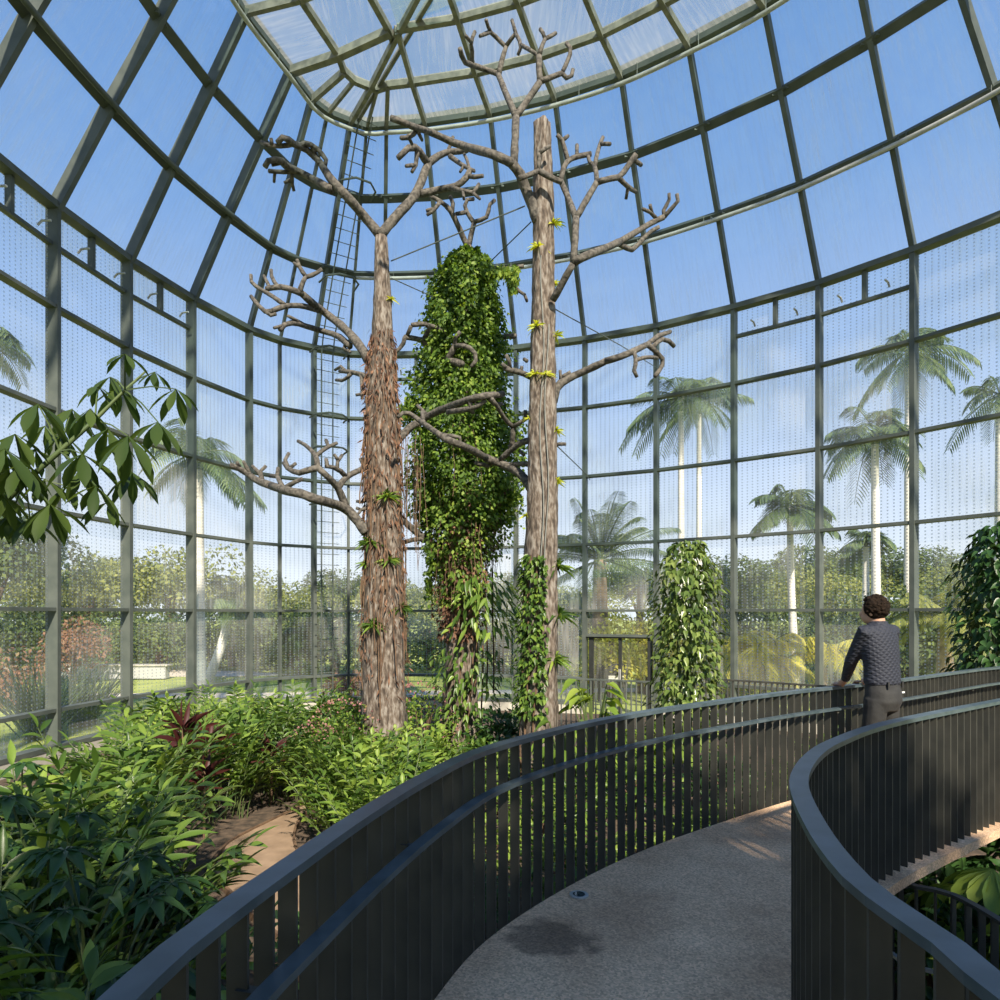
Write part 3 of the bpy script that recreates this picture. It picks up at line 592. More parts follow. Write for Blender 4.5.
pos = np.stack([(cx_-CX)*12/FPX+rr*np.cos(t), 12+rr*np.sin(t), EZ-(y0-CY)*12/FPX], 1); dd = np.stack([np.cos(t)*.3, np.sin(t)*.3, -np.ones(n)],1)+RNG.normal(0,.3,(n,3))
V, F = blades(pos, dd, rdir(n), RNG.uniform(.06,.2,n), RNG.uniform(.015,.035,n), 0, 'diamond'); on(npmesh('dry_rootlets', V, F, L_dry), 1)
# curtain of thin roots between the left and middle columns
b = MB(); 
for i in range(26):
    x = random.uniform(395,425); y = random.uniform(425,470); p = P(x, y, 12.1+random.uniform(-.2,.3)); pts = [p]
    for j in range(6): p = p+Vector((random.uniform(-.03,.03),random.uniform(-.02,.02),-random.uniform(.1,.42))); pts.append(p)
    b.tube(pts, .007, 4, False)
on(b.build('thin_hanging_roots', M_twig), 1)

# ---------------------------------------------------------------- the vine
def vprof(y): return float(np.interp(y, [246,262,280,300,330,380,420,460,500,530,560,600,640], [4,16,26,31,33,39,46,46,44,38,30,26,22]))
vine = thing('climbing_vine', 'dense green creeper wrapping the middle tree column and trailing down', 'vine', (P(462,740,13.5).x,13.5,0)); vi = Matrix.Translation(-vine.location)
def vleaf(n, y0, y1, f0, f1, L, mm, name, dn=.7):
    y = RNG.uniform(y0,y1,n); t = RNG.uniform(0,2*math.pi,n); lump = 1+.13*np.sin(3*t+y*.06)+.10*np.sin(6*t-y*.13)+.08*np.sin(11*t+y*.31)
    r = np.array([vprof(q) for q in y])*13.5/FPX*RNG.uniform(f0,f1,n)*lump; c = np.interp(y,[246,300,400,500,600],[468,464,462,466,460])
    pos = np.stack([(c-CX)*13.5/FPX+r*np.cos(t), 13.5+r*np.sin(t)*.9, EZ-(y-CY)*13.5/FPX],1)
    out_ = np.stack([np.cos(t),np.sin(t),np.zeros(n)],1)
    V, F = blades(pos, out_*.5+RNG.normal(0,.35,(n,3))+np.array([0,0,-dn]), out_+RNG.normal(0,.3,(n,3)), RNG.uniform(L*.6,L*1.3,n), L*.75, .1, 'diamond')
    o = npmesh(name, V, F, mm); o.parent = vine; o.matrix_parent_inverse = vi
vleaf(27000, 250, 525, .66, 1.10, .095, L_vine, 'leaves', .35); vleaf(5000, 515, 605, .3, 1.0, .08, L_vine, 'leaves', 1); vleaf(4500, 490, 640, .4, 1.0, .08, L_dry, 'brown_leaves', 1)
vleaf(7500, 256, 560, .95, 1.28, .085, L_vine, 'leaves', .5)
b = MB()
for i in range(80):
    y = random.uniform(430,560); t = random.uniform(0,6.28); r = vprof(y)*13.5/FPX*random.uniform(.5,1.0); p = Vector(((464-CX)*13.5/FPX+r*math.cos(t), 13.5+r*math.sin(t), EZ-(y-CY)*13.5/FPX)); pts = [p]
    for j in range(5): p = p+Vector((random.uniform(-.05,.05),random.uniform(-.05,.05),-random.uniform(.15,.4))); pts.append(p)
    b.tube(pts, .006, 4, False)
o = b.build('hanging_stems', M_twig); o.parent = vine; o.matrix_parent_inverse = vi
# tails of the vine hanging at its sides and the tuft on the side branch
pos = []
for (x0,y0,x1,y1,n,s) in ((432,540,428,598,260,4),(440,545,436,570,150,4),(486,272,515,270,420,4),(515,270,512,292,160,3),(500,480,520,500,300,7),(415,400,400,412,200,6),(500,480,512,520,160,6),(425,480,428,520,160,6)):
    f = RNG.uniform(0,1,n); x = x0+(x1-x0)*f+RNG.normal(0,s*.6,n); y = y0+(y1-y0)*f+RNG.normal(0,s*.7,n); Y = 13.4+RNG.normal(0,.15,n)
    pos.append(np.stack([(x-CX)*Y/FPX, Y, EZ-(y-CY)*Y/FPX],1))
pos = np.concatenate(pos); n = len(pos); V, F = blades(pos, RNG.normal(0,.4,(n,3))+np.array([0,0,-.8]), rdir(n), RNG.uniform(.06,.13,n), .08, .1, 'diamond'); o = npmesh('trailing_shoots', V, F, L_vine); o.parent = vine; o.matrix_parent_inverse = vi

# philodendron-like climbers
def climber(name, label, cat, k, ys, ang, n, L, m, spread=1.0, prof='heart', x_off=0, wf=.62, dp=.2):
    Y = YT[k]; r_ = thing(name, label, cat, (P(TR[k][0](700),700,Y).x, Y, 0)); iv = Matrix.Translation(-r_.location)
    y = RNG.uniform(ys[0],ys[1],n); t = np.radians(RNG.uniform(ang[0],ang[1],n)); rr = np.array([TR[k][1](q) for q in y])*Y/FPX*RNG.uniform(.95,1.25*spread,n); c = np.array([TR[k][0](q) for q in y])+x_off
    pos = np.stack([(c-CX)*Y/FPX+rr*np.cos(t), Y+rr*np.sin(t), EZ-(y-CY)*Y/FPX],1); o_ = np.stack([np.cos(t),np.sin(t),np.zeros(n)],1)
    V, F = blades(pos, o_*.7+RNG.normal(0,.35,(n,3))+np.array([0,0,-.6]), o_+np.array([0,0,.5]), RNG.uniform(L*.6,L*1.2,n), L*wf, dp, prof)
    o = npmesh('leaves', V, F, m); o.parent = r_; o.matrix_parent_inverse = iv
    b = MB()
    for q in range(3):
        a = math.radians(ang[0]+(ang[1]-ang[0])*(q+1)/4); b.tube([Vector(((TR[k][0](yy)+x_off-CX)*Y/FPX+TR[k][1](yy)*Y/FPX*1.03*math.cos(a+.1*math.sin(yy*.05)), Y+TR[k][1](yy)*Y/FPX*1.03*math.sin(a+.1*math.sin(yy*.05)), EZ-(yy-CY)*Y/FPX)) for yy in range(ys[0], ys[1]+60, 12)], .018, 6)
    o = b.build('stems', M_twig); o.parent = r_; o.matrix_parent_inverse = iv
climber('pothos_creeper', 'dark glossy leafed creeper climbing the left side of the tallest column', 'vine', 3, (556,715), (165,280), 800, .10, L_ginger, 1.1, 'ovate')
climber('philodendron', 'large leaved climber with drooping fans at the foot of the middle column', 'plant', 2, (572,634), (-140,20), 190, .27, L_ginger, 2.6, 'lance', 16, .30, .3)
climber('philodendron.001', 'lower dark climbing plant growing over the base of the middle column', 'plant', 2, (645,735), (-170,0), 330, .17, L_ginger, 2.3, 'ovate', 8, .42, .3)

# tufts of bromeliads
used = {}
def tuft(name, n, L, m):
    r = thing(name, 'tuft', 'bromeliad', (0,0,0), 'bromeliads fixed to the tree columns')
    d = rdir(n, -.1, 1); V, F = blades(np.zeros((n,3)), d, rdir(n), RNG.uniform(L*.7,L*1.1,n), L*.14, .5, 'strap'); npmesh('leaves', V, F, m, r)
    b = MB(); b.tube([(0,0,-L*.12),(0,0,L*.08)], [L*.06,L*.10], 8); b.build('base', M_twig, r); return r
tA = tuft('bromeliad', 46, .34, L_vine); tB = tuft('bromeliad', 26, .26, leafmat('lime_leaf', ((.35,.42,.04),(.5,.55,.06),(.62,.6,.1)), .4))
for pr, k, x, y, s, lab in ((tA,1,372,545,1.0,'dark green grassy tuft on the left column below its lowest branch'),(tA,1,389,500,1.0,'yellow green spiky tuft at mid height on the left column'),
  (tA,1,401,609,.9,'green spiky tuft on the right edge of the left column near the foot'),(tA,1,368,565,.8,'small tuft on the left edge of the left column'),(tA,1,376,626,.9,'green tuft on the front of the left column near the ground'),
  (tA,1,391,562,.8,'pale tuft of thin leaves on the left column, lower right side'),(tB,1,393,300,.7,'wispy tuft high on the right side of the left column'),
  (tB,3,537,252,.9,'lime yellow tuft near the top of the tallest column'),(tB,3,536,331,.9,'lime tuft on the left face of the tallest column, second down'),(tB,3,555,337,.8,'lime tuft on the right edge of the tallest column, above the eaves'),
  (tB,3,534,378,.8,'small lime tuft beside the short left stub of the tallest column'),(tB,3,545,379,.8,'small lime tuft on the front of the tallest column, at the eaves'),(tB,3,555,225,.9,'bright tuft on the upper right edge of the tallest column'),
  (tB,3,560,432,.8,'spiky tuft on the right of the tallest column at mid height'),(tB,3,559,483,.8,'yellow tuft on the right edge of the tallest column below mid height'),(tB,3,526,516,.7,'single lime leaf cluster on the left edge of the tallest column'),
  (tA,3,563,616,1.2,'large yellow green tuft low on the right of the tallest column'),(tA,3,560,568,1.0,'tuft with orange leaves low on the right of the tallest column'),(tA,3,552,660,1.0,'thin grassy tuft on the foot of the tallest column'),
  (tB,3,529,420,.6,'tiny yellow tuft on the left edge of the tallest column, mid height'),(tB,3,556,285,.7,'small pale tuft where the long right branch leaves the tallest column')):
    Y = YT[k]; c = TR[k][0](y); r = TR[k][1](y)*Y/FPX; X = (x-CX)*Y/FPX; X0 = (c-CX)*Y/FPX; dx = max(-.98, min(.98, (X-X0)/r)); yy = Y - r*math.sqrt(1-dx*dx)*.98
    put(pr, (X0+dx*r*1.02, yy, EZ-(y-CY)*Y/FPX), random.uniform(0,6), s, lab, used)
# guy wires, hose
for name, pts, r, lab in (('guy_wire',[P(391,261,11.9),P(525,206,10.9)],.012,'thin cable from the left column up to the tallest column'),
   ('guy_wire.001',[P(490,262,13.2),P(531,222,11)],.012,'short cable from the vine top to the tallest column'),
   ('guy_wire.002',[P(553,308,11),P(620,345,14),P(657,368,18)],.01,'cable running from the tallest column down right to the wall'),
   ('guy_wire.003',[P(553,442,11),P(586,474,15),P(590,480,18.8)],.01,'lower cable from the tallest column to the wall'),
   ('guy_wire.004',[P(391,278,11.9),P(440,300,13.3)],.01,'thin cable from the left column into the vine')):
    b = MB(); b.tube(pts, r, 6); tag(b.build(name, M_steel), lab, 'cable', 'guy wires of the tree columns')
for i, (dx, y0) in enumerate(((-.03,262),(.05,330))):
    b = MB(); b.tube([Vector(((TR[3][0](y)-CX)*11/FPX+dx+.03*math.sin(y*.04+i), 11-TR[3][1](y)*11/FPX*1.08, EZ-(y-CY)*11/FPX)) for y in range(y0, 600, 12)], .011, 6)
    tag(b.build('irrigation_hose', mat('grey_hose', (.17,.17,.15)), None, True), ('pale thin hose running down the front of the tallest column','shorter grey hose down the tallest column, starting above the eaves')[i], 'hose', 'hoses on the tallest column')

# ================================================================ the man at the railing
M_skin = mat('skin', (.42,.24,.16), (.48,.28,.19), 8, .5)
M_hair = mat('dark_curly_hair', (.008,.006,.005), (.028,.018,.012), 60, .9, bump=.8, spec=.08)
M_trou = mat('charcoal_trousers', (.014,.014,.014), (.028,.028,.027), 7, .8, bump=.5)
M_sweat, t, N, Lk = nodes('quilted_navy_pullover'); out = N('ShaderNodeOutputMaterial'); bs = N('ShaderNodeBsdfPrincipled'); Lk(bs.outputs[0], out.inputs[0])
bs.inputs['Base Color'].default_value = (.016,.019,.031,1); bs.inputs['Roughness'].default_value = .75
tc = N('ShaderNodeTexCoord'); hs = []
for a_ in (.95, -.75):
    mp = N('ShaderNodeMapping'); mp.inputs['Rotation'].default_value = (0, a_, 0); wv = N('ShaderNodeTexWave'); wv.inputs['Scale'].default_value = 9.5; wv.bands_direction = 'X'
    Lk(tc.outputs['Object'], mp.inputs[0]); Lk(mp.outputs[0], wv.inputs[0]); hs.append(wv)
mn = N('ShaderNodeMath'); mn.operation = 'MINIMUM'; Lk(hs[0].outputs['Fac'], mn.inputs[0]); Lk(hs[1].outputs['Fac'], mn.inputs[1])
bp = N('ShaderNodeBump'); bp.inputs['Strength'].default_value = .55; bp.inputs['Distance'].default_value = .012; Lk(mn.outputs[0], bp.inputs['Height']); Lk(bp.outputs[0], bs.inputs['Normal'])
fa = Vector((-.45,.89,0)).normalized(); le = Vector((-fa.y, fa.x, 0)); upv = Vector((0,0,1)); MP = Vector((3.61,5.85,0))
def W3(l, f, z): return MP + le*l + fa*f + upv*z
def loft(b, rows, K=20):                # rows: (l, f, z, half width, half depth)
    n = len(b.v)
    for (l, f, z, a, d) in rows:
        for j in range(K):
            t = 2*math.pi*j/K; b.v.append(tuple(W3(l+a*math.cos(t), f+d*math.sin(t), z)))
    for i in range(len(rows)-1):
        for j in range(K): b.f.append((n+i*K+j, n+i*K+(j+1)%K, n+(i+1)*K+(j+1)%K, n+(i+1)*K+j))
    b.f += [tuple(n+j for j in reversed(range(K))), tuple(n+(len(rows)-1)*K+j for j in range(K))]
def ball(b, c, r, sc=(1,1,1), K=14):
    c = Vector(c); n = len(b.v)
    for i in range(K+1):
        ph = math.pi*i/K*.98+.03
        for j in range(K):
            t = 2*math.pi*j/K; d = le*(math.cos(t)*math.sin(ph)*sc[0]) + fa*(math.sin(t)*math.sin(ph)*sc[1]) + upv*(math.cos(ph)*sc[2]); b.v.append(tuple(c+d*r))
    for i in range(K):
        for j in range(K): b.f.append((n+i*K+j, n+(i+1)*K+j, n+(i+1)*K+(j+1)%K, n+i*K+(j+1)%K))
    b.f += [tuple(n+j for j in range(K)), tuple(n+K*K+j for j in reversed(range(K)))]
def remesh(o, vs, it=4):
    m = o.modifiers.new('remesh','REMESH'); m.mode = 'VOXEL'; m.voxel_size = vs; m.use_smooth_shade = True
    s = o.modifiers.new('smooth','SMOOTH'); s.factor = .5; s.iterations = it
man = thing('person', 'man in quilted navy pullover leaning on the railing, seen from behind', 'person', (MP.x,MP.y,DZ)); mi = Matrix.Translation(-man.location)
def mpart(o): o.parent = man; o.matrix_parent_inverse = mi; return o
shL, shR = W3(.175,.03,2.70), W3(-.175,.03,2.70)
elL, wrL, haL = Vector((3.41,5.97,2.43)), Vector((3.465,6.17,2.235)), Vector((3.475,6.265,2.185))
elR, wrR, haR = Vector((3.88,6.16,2.42)), Vector((3.83,6.38,2.24)), Vector((3.80,6.46,2.19))
hd = W3(.02,.065,2.868); lookd = (fa*.96+le*.28).normalized(); ls = Vector((-lookd.y, lookd.x, 0))
b = MB()
loft(b, [(0,0,2.10,.15,.10),(0,0,2.22,.155,.105),(0,.01,2.36,.14,.10),(0,.03,2.52,.165,.11),(0,.03,2.66,.17,.10),(0,.03,2.72,.13,.075),(0,.035,2.76,.062,.06),(0.005,.045,2.84,.055,.058)])
def ball2(b, c, r, sx, sy, sz):
    global le, fa
    a0, a1 = le, fa; le, fa = ls, lookd; ball(b, c, r, (sx,sy,sz)); le, fa = a0, a1
ball2(b, hd+upv*.015, .1, .76, .92, 1.0); ball2(b, hd+lookd*.03-upv*.055, .07, .8, .95, .85)      # skull, jaw
ball2(b, hd+lookd*.095-upv*.025, .02, .8, 1.1, 1.4); ball2(b, hd+lookd*.085-upv*.068, .024, 1.1, .5, .4)  # nose, lips
for s_ in (-1,1): ball2(b, hd+ls*(.078*s_)-upv*.01-lookd*.005, .03, .35, .7, 1.1)                          # ears
for s_ in (1,-1):
    hp, kn, an = W3(.085*s_,0,2.12), W3(.10*s_,.05,1.70), W3(.10*s_,0,1.31)
    b.tube([hp, kn, an], [.085,.058,.042], 12)
for sh, el, wr in ((shL,elL,wrL),(shR,elR,wrR)): b.tube([sh, sh.lerp(el,.5), el, el.lerp(wr,.5), wr], [.052,.047,.040,.036,.027], 12)
for wr, ha, thumb in ((wrL,haL,1),(wrR,haR,-1)):
    d = (ha-wr); d.z = 0; d.normalize(); s_ = Vector((-d.y, d.x, 0)); K0 = Vector((ha.x,ha.y,RZ+.018))
    b.tube([wr, wr.lerp(K0,.5), K0], [.026,.032,.034], 10)
    for j, (q, L) in enumerate(((-.030,.062),(-.010,.075),(.011,.080),(.031,.070))):
        a = K0 + s_*q*thumb*-1 + d*.02; b.tube([a, a+d*L*.55+upv*.006, a+d*L*.85-upv*.012, a+d*L*.95-upv*.035], [.0105,.0098,.009,.008], 8)
    a = K0 - d*.02 + s_*(.03*thumb*-1*-1); b.tube([a, a+s_*.03*thumb+d*.02, a+s_*.038*thumb+d*.05-upv*.008], [.012,.011,.009], 8)
o = mpart(b.build('body', M_skin, None, True)); remesh(o, .0075, 2)
b = MB()   # pullover
loft(b, [(0,0,2.225,.168,.122),(0,0,2.25,.176,.13),(0,0,2.30,.172,.128),(0,.005,2.40,.172,.125),(0,.02,2.52,.190,.132),(0,.03,2.62,.200,.128),(0,.03,2.69,.190,.11),(0,.033,2.735,.13,.09),(0,.036,2.765,.078,.076),(0,.038,2.785,.070,.070)], 28)
for sh, el, wr in ((shL,elL,wrL),(shR,elR,wrR)):
    b.tube([sh.lerp(MP+upv*2.68,.25), sh, sh.lerp(el,.5), el, el.lerp(wr,.5), wr.lerp(el,.12), wr], [.06,.072,.064,.055,.048,.040,.037], 14)
o = mpart(b.build('pullover', M_sweat, None, True)); remesh(o, .010, 5)
b = MB()   # trousers
loft(b, [(0,0,2.0,.150,.112),(0,-.01,2.08,.172,.135),(0,-.01,2.16,.170,.132),(0,0,2.24,.160,.118),(0,0,2.28,.157,.115)], 24)
for s_ in (1,-1): b.tube([W3(.085*s_,0,2.10), W3(.092*s_,.01,1.95), W3(.10*s_,.05,1.70), W3(.10*s_,.01,1.45), W3(.10*s_,0,1.25)], [.098,.092,.075,.066,.062], 14)
o = mpart(b.build('trousers', M_trou, None, True)); remesh(o, .011, 4)
b = MB()
for l_ in (-.10,.0,.10,-.155): b.box(W3(l_,-.118 if abs(l_) < .15 else -.05,2.232), .014, .012, .055)
mpart(b.build('belt_loops', M_trou))
b = MB(); b.box(W3(-.125,-.105,2.16), .05, .006, .014, Matrix.Rotation(.5,3,'Z')); mpart(b.build('pocket_label', mat('white_label',(.7,.7,.68))))
b = MB()   # hair
ball2(b, hd+upv*.030-lookd*.022, .114, .86, .92, .98)
for i in range(170):
    d = Vector(rdir(1, -.45, 1)[0]); 
    if d.dot(lookd) > .62 and d.z < .55: continue
    q = hd+upv*.032-lookd*.016+Vector((d.x*.10,d.y*.10,d.z*.108)); r_ = random.uniform(.012,.022); ball2(b, q, r_, 1, 1, 1)
o = mpart(b.build('hair', M_hair, None, True)); remesh(o, .006, 1)
for s_ in (1,-1):
    b = MB(); b.tube([W3(.10*s_,-.09,DZ+.045), W3(.105*s_,.0,DZ+.055), W3(.11*s_,.10,DZ+.045), W3(.115*s_,.18,DZ+.035)], [.04,.05,.048,.033], 12); mpart(b.build('shoe', M_rail, None, True))

# ================================================================ planting inside
def frame_stalk(n_st, h, spread, lean):
    out_ = []
    for i in range(n_st):
        a = random.uniform(0,6.283); r = spread*math.sqrt(random.random())*.5; x, y = r*math.cos(a), r*math.sin(a); a2 = a+random.uniform(-.6,.6); hh = h*random.uniform(.7,1.1); ln = lean*random.uniform(.3,1.2)
        pts = [Vector((x+math.cos(a2)*ln*hh*t**1.8, y+math.sin(a2)*ln*hh*t**1.8, hh*t*(1-.12*ln*t))) for t in np.linspace(0,1,7)]; out_.append((pts, a2))
    return out_
def ginger(name, m, h=1.35, n_st=20, L=.36, Wd=.058, lean=.75, per=15, spread=.9):
    r = thing(name, 'plant', 'plant'); b = MB(); pos = []; dr = []; up = []; LL = []
    for pts, a2 in frame_stalk(n_st, h, spread, lean):
        b.tube(pts, [.009]*4+[.008,.006,.004], 5, False)
        for k in range(per):
            f = .30+.70*(k+.5)/per; q = f*6; i = min(5,int(q)); p = pts[i].lerp(pts[i+1], q-i); tg = (pts[i+1]-pts[i]).normalized(); sd_ = tg.cross(Vector((math.cos(a2),math.sin(a2),0))).normalized()*(1 if k%2 else -1)
            d = sd_*.8+tg*.65+Vector((random.uniform(-.2,.2),random.uniform(-.2,.2),0)); pos.append(p); dr.append(d); up.append(tg*-1+Vector((0,0,1.6))); LL.append(L*random.uniform(.75,1.15)*(1 if f < .9 else .8))
        pos.append(pts[-1]); dr.append((pts[-1]-pts[-2])+Vector((0,0,.05))); up.append((0,0,1)); LL.append(L*.8)
    b.build('stalks', M_gstem, r); V, F = blades(pos, dr, up, np.array(LL), Wd, RNG.uniform(.15,.45,len(LL)), 'lance'); npmesh('leaves', V, F, m, r, False); return r
def bush(name, m, h=.8, w=1.0, n=520, L=.13, Wd=.06, prof='ovate', cat='shrub', down=0):
    r = thing(name, 'shrub', cat); d = rdir(n, -.2, 1); f = RNG.uniform(.55,1.05,n)[:,None]; lump = 1+.18*np.sin(d[:,:1]*7+1)+.15*np.sin(d[:,1:2]*6+3)
    pos = d*f*lump*np.array([w/2,w/2,h*.62]); pos[:,2] += h*.38
    V, F = blades(pos, d+RNG.normal(0,.5,(n,3))+np.array([0,0,-down]), d+np.array([0,0,.7]), RNG.uniform(L*.7,L*1.2,n), Wd, .25, prof); npmesh('leaves', V, F, m, r, False)
    b = MB()
    for i in range(9): q = d[i]*.45*np.array([w/2,w/2,h*.5]); b.tube([(0,0,0),(q[0]*.4,q[1]*.4,h*.3),(q[0],q[1],h*.5+q[2])], [.02,.014,.006], 5, False)
    b.build('stems', M_twig, r); return r
def schef(name, m, h=1.2, n_cl=34, w=1.1, L=.17):
    r = thing(name, 'plant', 'plant'); b = MB(); pos = []; dr = []; up = []
    for i in range(n_cl):
        d = rdir(1,.0,1)[0]; c = Vector((d[0]*w/2, d[1]*w/2, h*(.35+.65*d[2]*random.uniform(.6,1)))); b.tube([(0,0,h*.1),(c.x*.5,c.y*.5,c.z*.7),c], [.012,.008,.004], 4, False)
        for j in range(7):
            a = j*.9+i; v = Vector((math.cos(a),math.sin(a),-.25)); pos.append(c); dr.append(v); up.append((0,0,1))
    b.build('stems', M_gstem, r); V, F = blades(pos, dr, up, RNG.uniform(L*.7,L*1.1,len(pos)), L*.34, .35, 'ovate'); npmesh('leaves', V, F, m, r, False); return r
g1 = ginger('ginger_plant', L_ginger); g2 = ginger('ginger_plant', L_ginger, 1.15, 20, .27, .060, .65, 13, 1.0); g3 = ginger('ginger_plant', L_bright, 1.0, 14, .27, .07, .5, 11, .8)
b1 = bush('leafy_shrub', L_dark, .85, 1.15, 620, .16, .07); b2 = bush('leafy_shrub', L_ginger, .8, 1.1, 620, .14, .06); b3 = bush('leafy_shrub', L_bright, .6, .9, 480, .11, .05)
s1 = schef('umbrella_plant', L_dark)
cordy = thing('cordyline', 'x', 'plant'); d = rdir(26,.35,1); V, F = blades(np.zeros((26,3))+np.array([0,0,.75])+RNG.uniform(0,.35,(26,1))*np.array([0,0,1]), d, rdir(26), RNG.uniform(.38,.6,26), .075, .2, 'lance'); npmesh('leaves', V, F, L_red, cordy, False)
b = MB(); b.tube([(0,0,0),(0.02,0,.6),(0,.01,1.1)], .022, 6); b.build('stem', M_twig, cordy)
pinkb = bush('flowering_shrub', L_ginger, 1.15, 1.2, 600, .09, .04); n = 330; d = rdir(n,-.1,1); V, F = blades(d*np.array([.62,.62,.75])+np.array([0,0,.48]), d+RNG.normal(0,.4,(n,3)), rdir(n), .05, .036, .1, 'diamond'); tag(npmesh('flowers', V, F, L_pink, pinkb), kind='stuff')
used2 = {}
def occupied(x, y):                     # path corridor and walkway footprint
    for a_ in (lp_, rp2):
        for p in a_:
            if (x-p[0])**2+(y-p[1])**2 < (.72 if a_ is lp_ else .42)**2: return True
    return False
labs = {'bed_left': 'lance leaved ginger clump in the dense bed left of the brown path',
 'bed_front': 'ginger clump with long arching leaves beside the near end of the curved railing',
 'bed_mid': 'bright ginger clump between the brown path and the left tree column',
 'bed_far': 'leafy clump in the far bed along the glass wall at left'}
def scatter(zone, spots, protos, sc=(.85,1.15)):
    for (x, y) in spots:
        pr = random.choice(protos); o = put(pr, (x,y,0), random.uniform(0,6.28), random.uniform(*sc), labs[zone], used2); o['group'] = 'ginger plants, '+zone.replace('_',' ')
def grid(x0, x1, y0, y1, st, fn):
    r = []
    y = y0
    while y <= y1:
        x = x0
        while x <= x1:
            q = (x+random.uniform(-.3,.3)*st, y+random.uniform(-.3,.3)*st)
            if fn(*q) and not occupied(*q): r.append(q)
            x += st
        y += st
    return r
def wallx(y):                           # inner face of the glass on the left side
    return float(np.interp(y, [4,12.7,14.7,16.5,18.3], [-8,-8.0,-7.5,-6.8,-5.9]))
def leftline(x, y):                     # left of the path, or of the railing before it
    if y < 4.2: lim = -1.3-(y-2.5)*.45
    elif y < 7: lim = -2.35-(y-4.2)*.50
    else: lim = -3.3
    return x < lim and x > wallx(y)+.7 and (x/y) > -.85 and not (x/y < -.60 and y > 6.2) and not (x/y < -.52 and y > 8.6)
scatter('bed_front', grid(-5,-1.1,2.3,5.6,.72,lambda x,y: leftline(x,y) and x/y > -.80), [g1,g1,g2])
scatter('bed_left', grid(-7.5,-2.4,5.9,10.2,.82,lambda x,y: leftline(x,y)), [g1,g2,g2])
scatter('bed_mid', grid(-2.1,-.4,6.6,11.6,.70,lambda x,y: x > -2.15+max(0,(8.8-y))*.5 and math.hypot(x+1.58,y-12) > .8 and x < -.2), [g3,g3,g2], (.7,.95))
scatter('bed_mid', [(-2.55,10.3),(-2.1,10.2),(-1.95,9.4),(-1.75,8.7),(-3.1,10.1),(-1.5,8.1),(-1.2,7.4)], [g3,g2], (.7,.9))
scatter('bed_left', [(-5.3,9.0),(-5.6,9.8),(-5.0,8.2),(-6.0,10.3)], [g3], (.5,.6))
scatter('bed_far', grid(-6.6,-2.6,10.6,15.5,.95,lambda x,y: x > wallx(y)+.9 and x/y > -.50), [g2,g3,g1], (.8,1.05))
def one(pr, x, y, s, lab, Y=None, z=0): 
    return put(pr, (x,y,z), random.uniform(0,6), s, lab, used2)
for (x, y, s, lab) in ((-4.05,9.3,1.15,'red cordyline with upright dark leaves, left of the pair above the ginger bed'),(-3.75,9.45,1.0,'red cordyline with upright dark leaves, right of the pair'),(-3.35,8.3,.8,'low red cordyline at the path edge inside the ginger bed'),(-3.0,9.9,.75,'small red cordyline behind the end of the path')): one(cordy, x, y, s, lab)
for (x, y, s, lab) in ((-2.25,11.6,1.1,'pink flowering shrub left of the left tree column'),(-2.6,10.9,.85,'smaller pink flowering shrub in front of the larger one'),(-1.0,13.2,1.2,'pinkish shrub between the left and middle columns')): one(pinkb, x, y, s, lab)
for (x, y, s, lab) in ((-2.2,3.9,1.35,'dark umbrella plant rising from the ginger at lower left'),(-4.1,6.0,1.35,'dark umbrella plant near the left edge of the bed'),(-3.0,4.7,1.4,'dark umbrella plant at the left frame edge'),(-2.3,2.9,1.0,'dark umbrella plant close to the railing, lowest left')): one(s1, x, y, s, lab)
for i, (x, y, s, lab, pr) in enumerate(((-2.0,15.2,1.6,'tall yellow green shrub by the glass left of the left column',b3),(-3.0,16.3,1.3,'yellow green shrub under the ladder',b3),(-.6,11.2,.9,'low bushy shrub in front of the middle column',b2),(.2,11.0,.9,'low shrub between the middle and tallest columns',b2),
  (.55,12.3,1.1,'shrub behind the gap of the middle and tallest columns',b1),(1.5,10.4,1.0,'green shrub right of the tallest column foot',b2),(.35,9.4,.8,'small shrub just over the rail below the middle column',b3),(-.2,9.6,.9,'shrub over the rail right of the ginger',b2),
  (1.4,8.8,.8,'shrub seen through the bars below the tallest column',b2),(2.3,9.3,.9,'shrub seen through the bars under the green columnar shrub',b2),(3.0,8.4,.8,'leafy shrub seen through the bars, right of centre',b3),(3.6,9.6,.9,'leafy shrub at the foot of the columnar shrub',b1),(4.6,9.6,.8,'leafy shrub behind the bars left of the man',b2),(5.5,10.5,.9,'leafy shrub behind the bars near the man',b3),
  (.9,6.6,.8,'low shrub directly outside the railing curve',b2),(1.9,7.3,.8,'low shrub outside the railing, second along',b3),(2.9,7.8,.7,'low shrub outside the railing, third along',b2),(-.1,6.0,.7,'low shrub under the railing near the centre',b1),(.2,7.6,.8,'shrub between path and railing bend',b3),(-1.2,5.3,.55,'small shrub at the turn of the path',b1),
  (6.3,11.6,.9,'shrub beyond the man by the far railing',b2),(7.2,10.4,.9,'shrub behind the far end of the outer railing',b1),(.9,8.0,.9,'shrub in the middle bed seen through the bars',b2),(1.9,6.1,.6,'ground shrub close under the railing bars',b3),(3.7,7.5,.6,'ground shrub outside the railing left of the man',b1))):
    one(pr, x, y, s, lab)
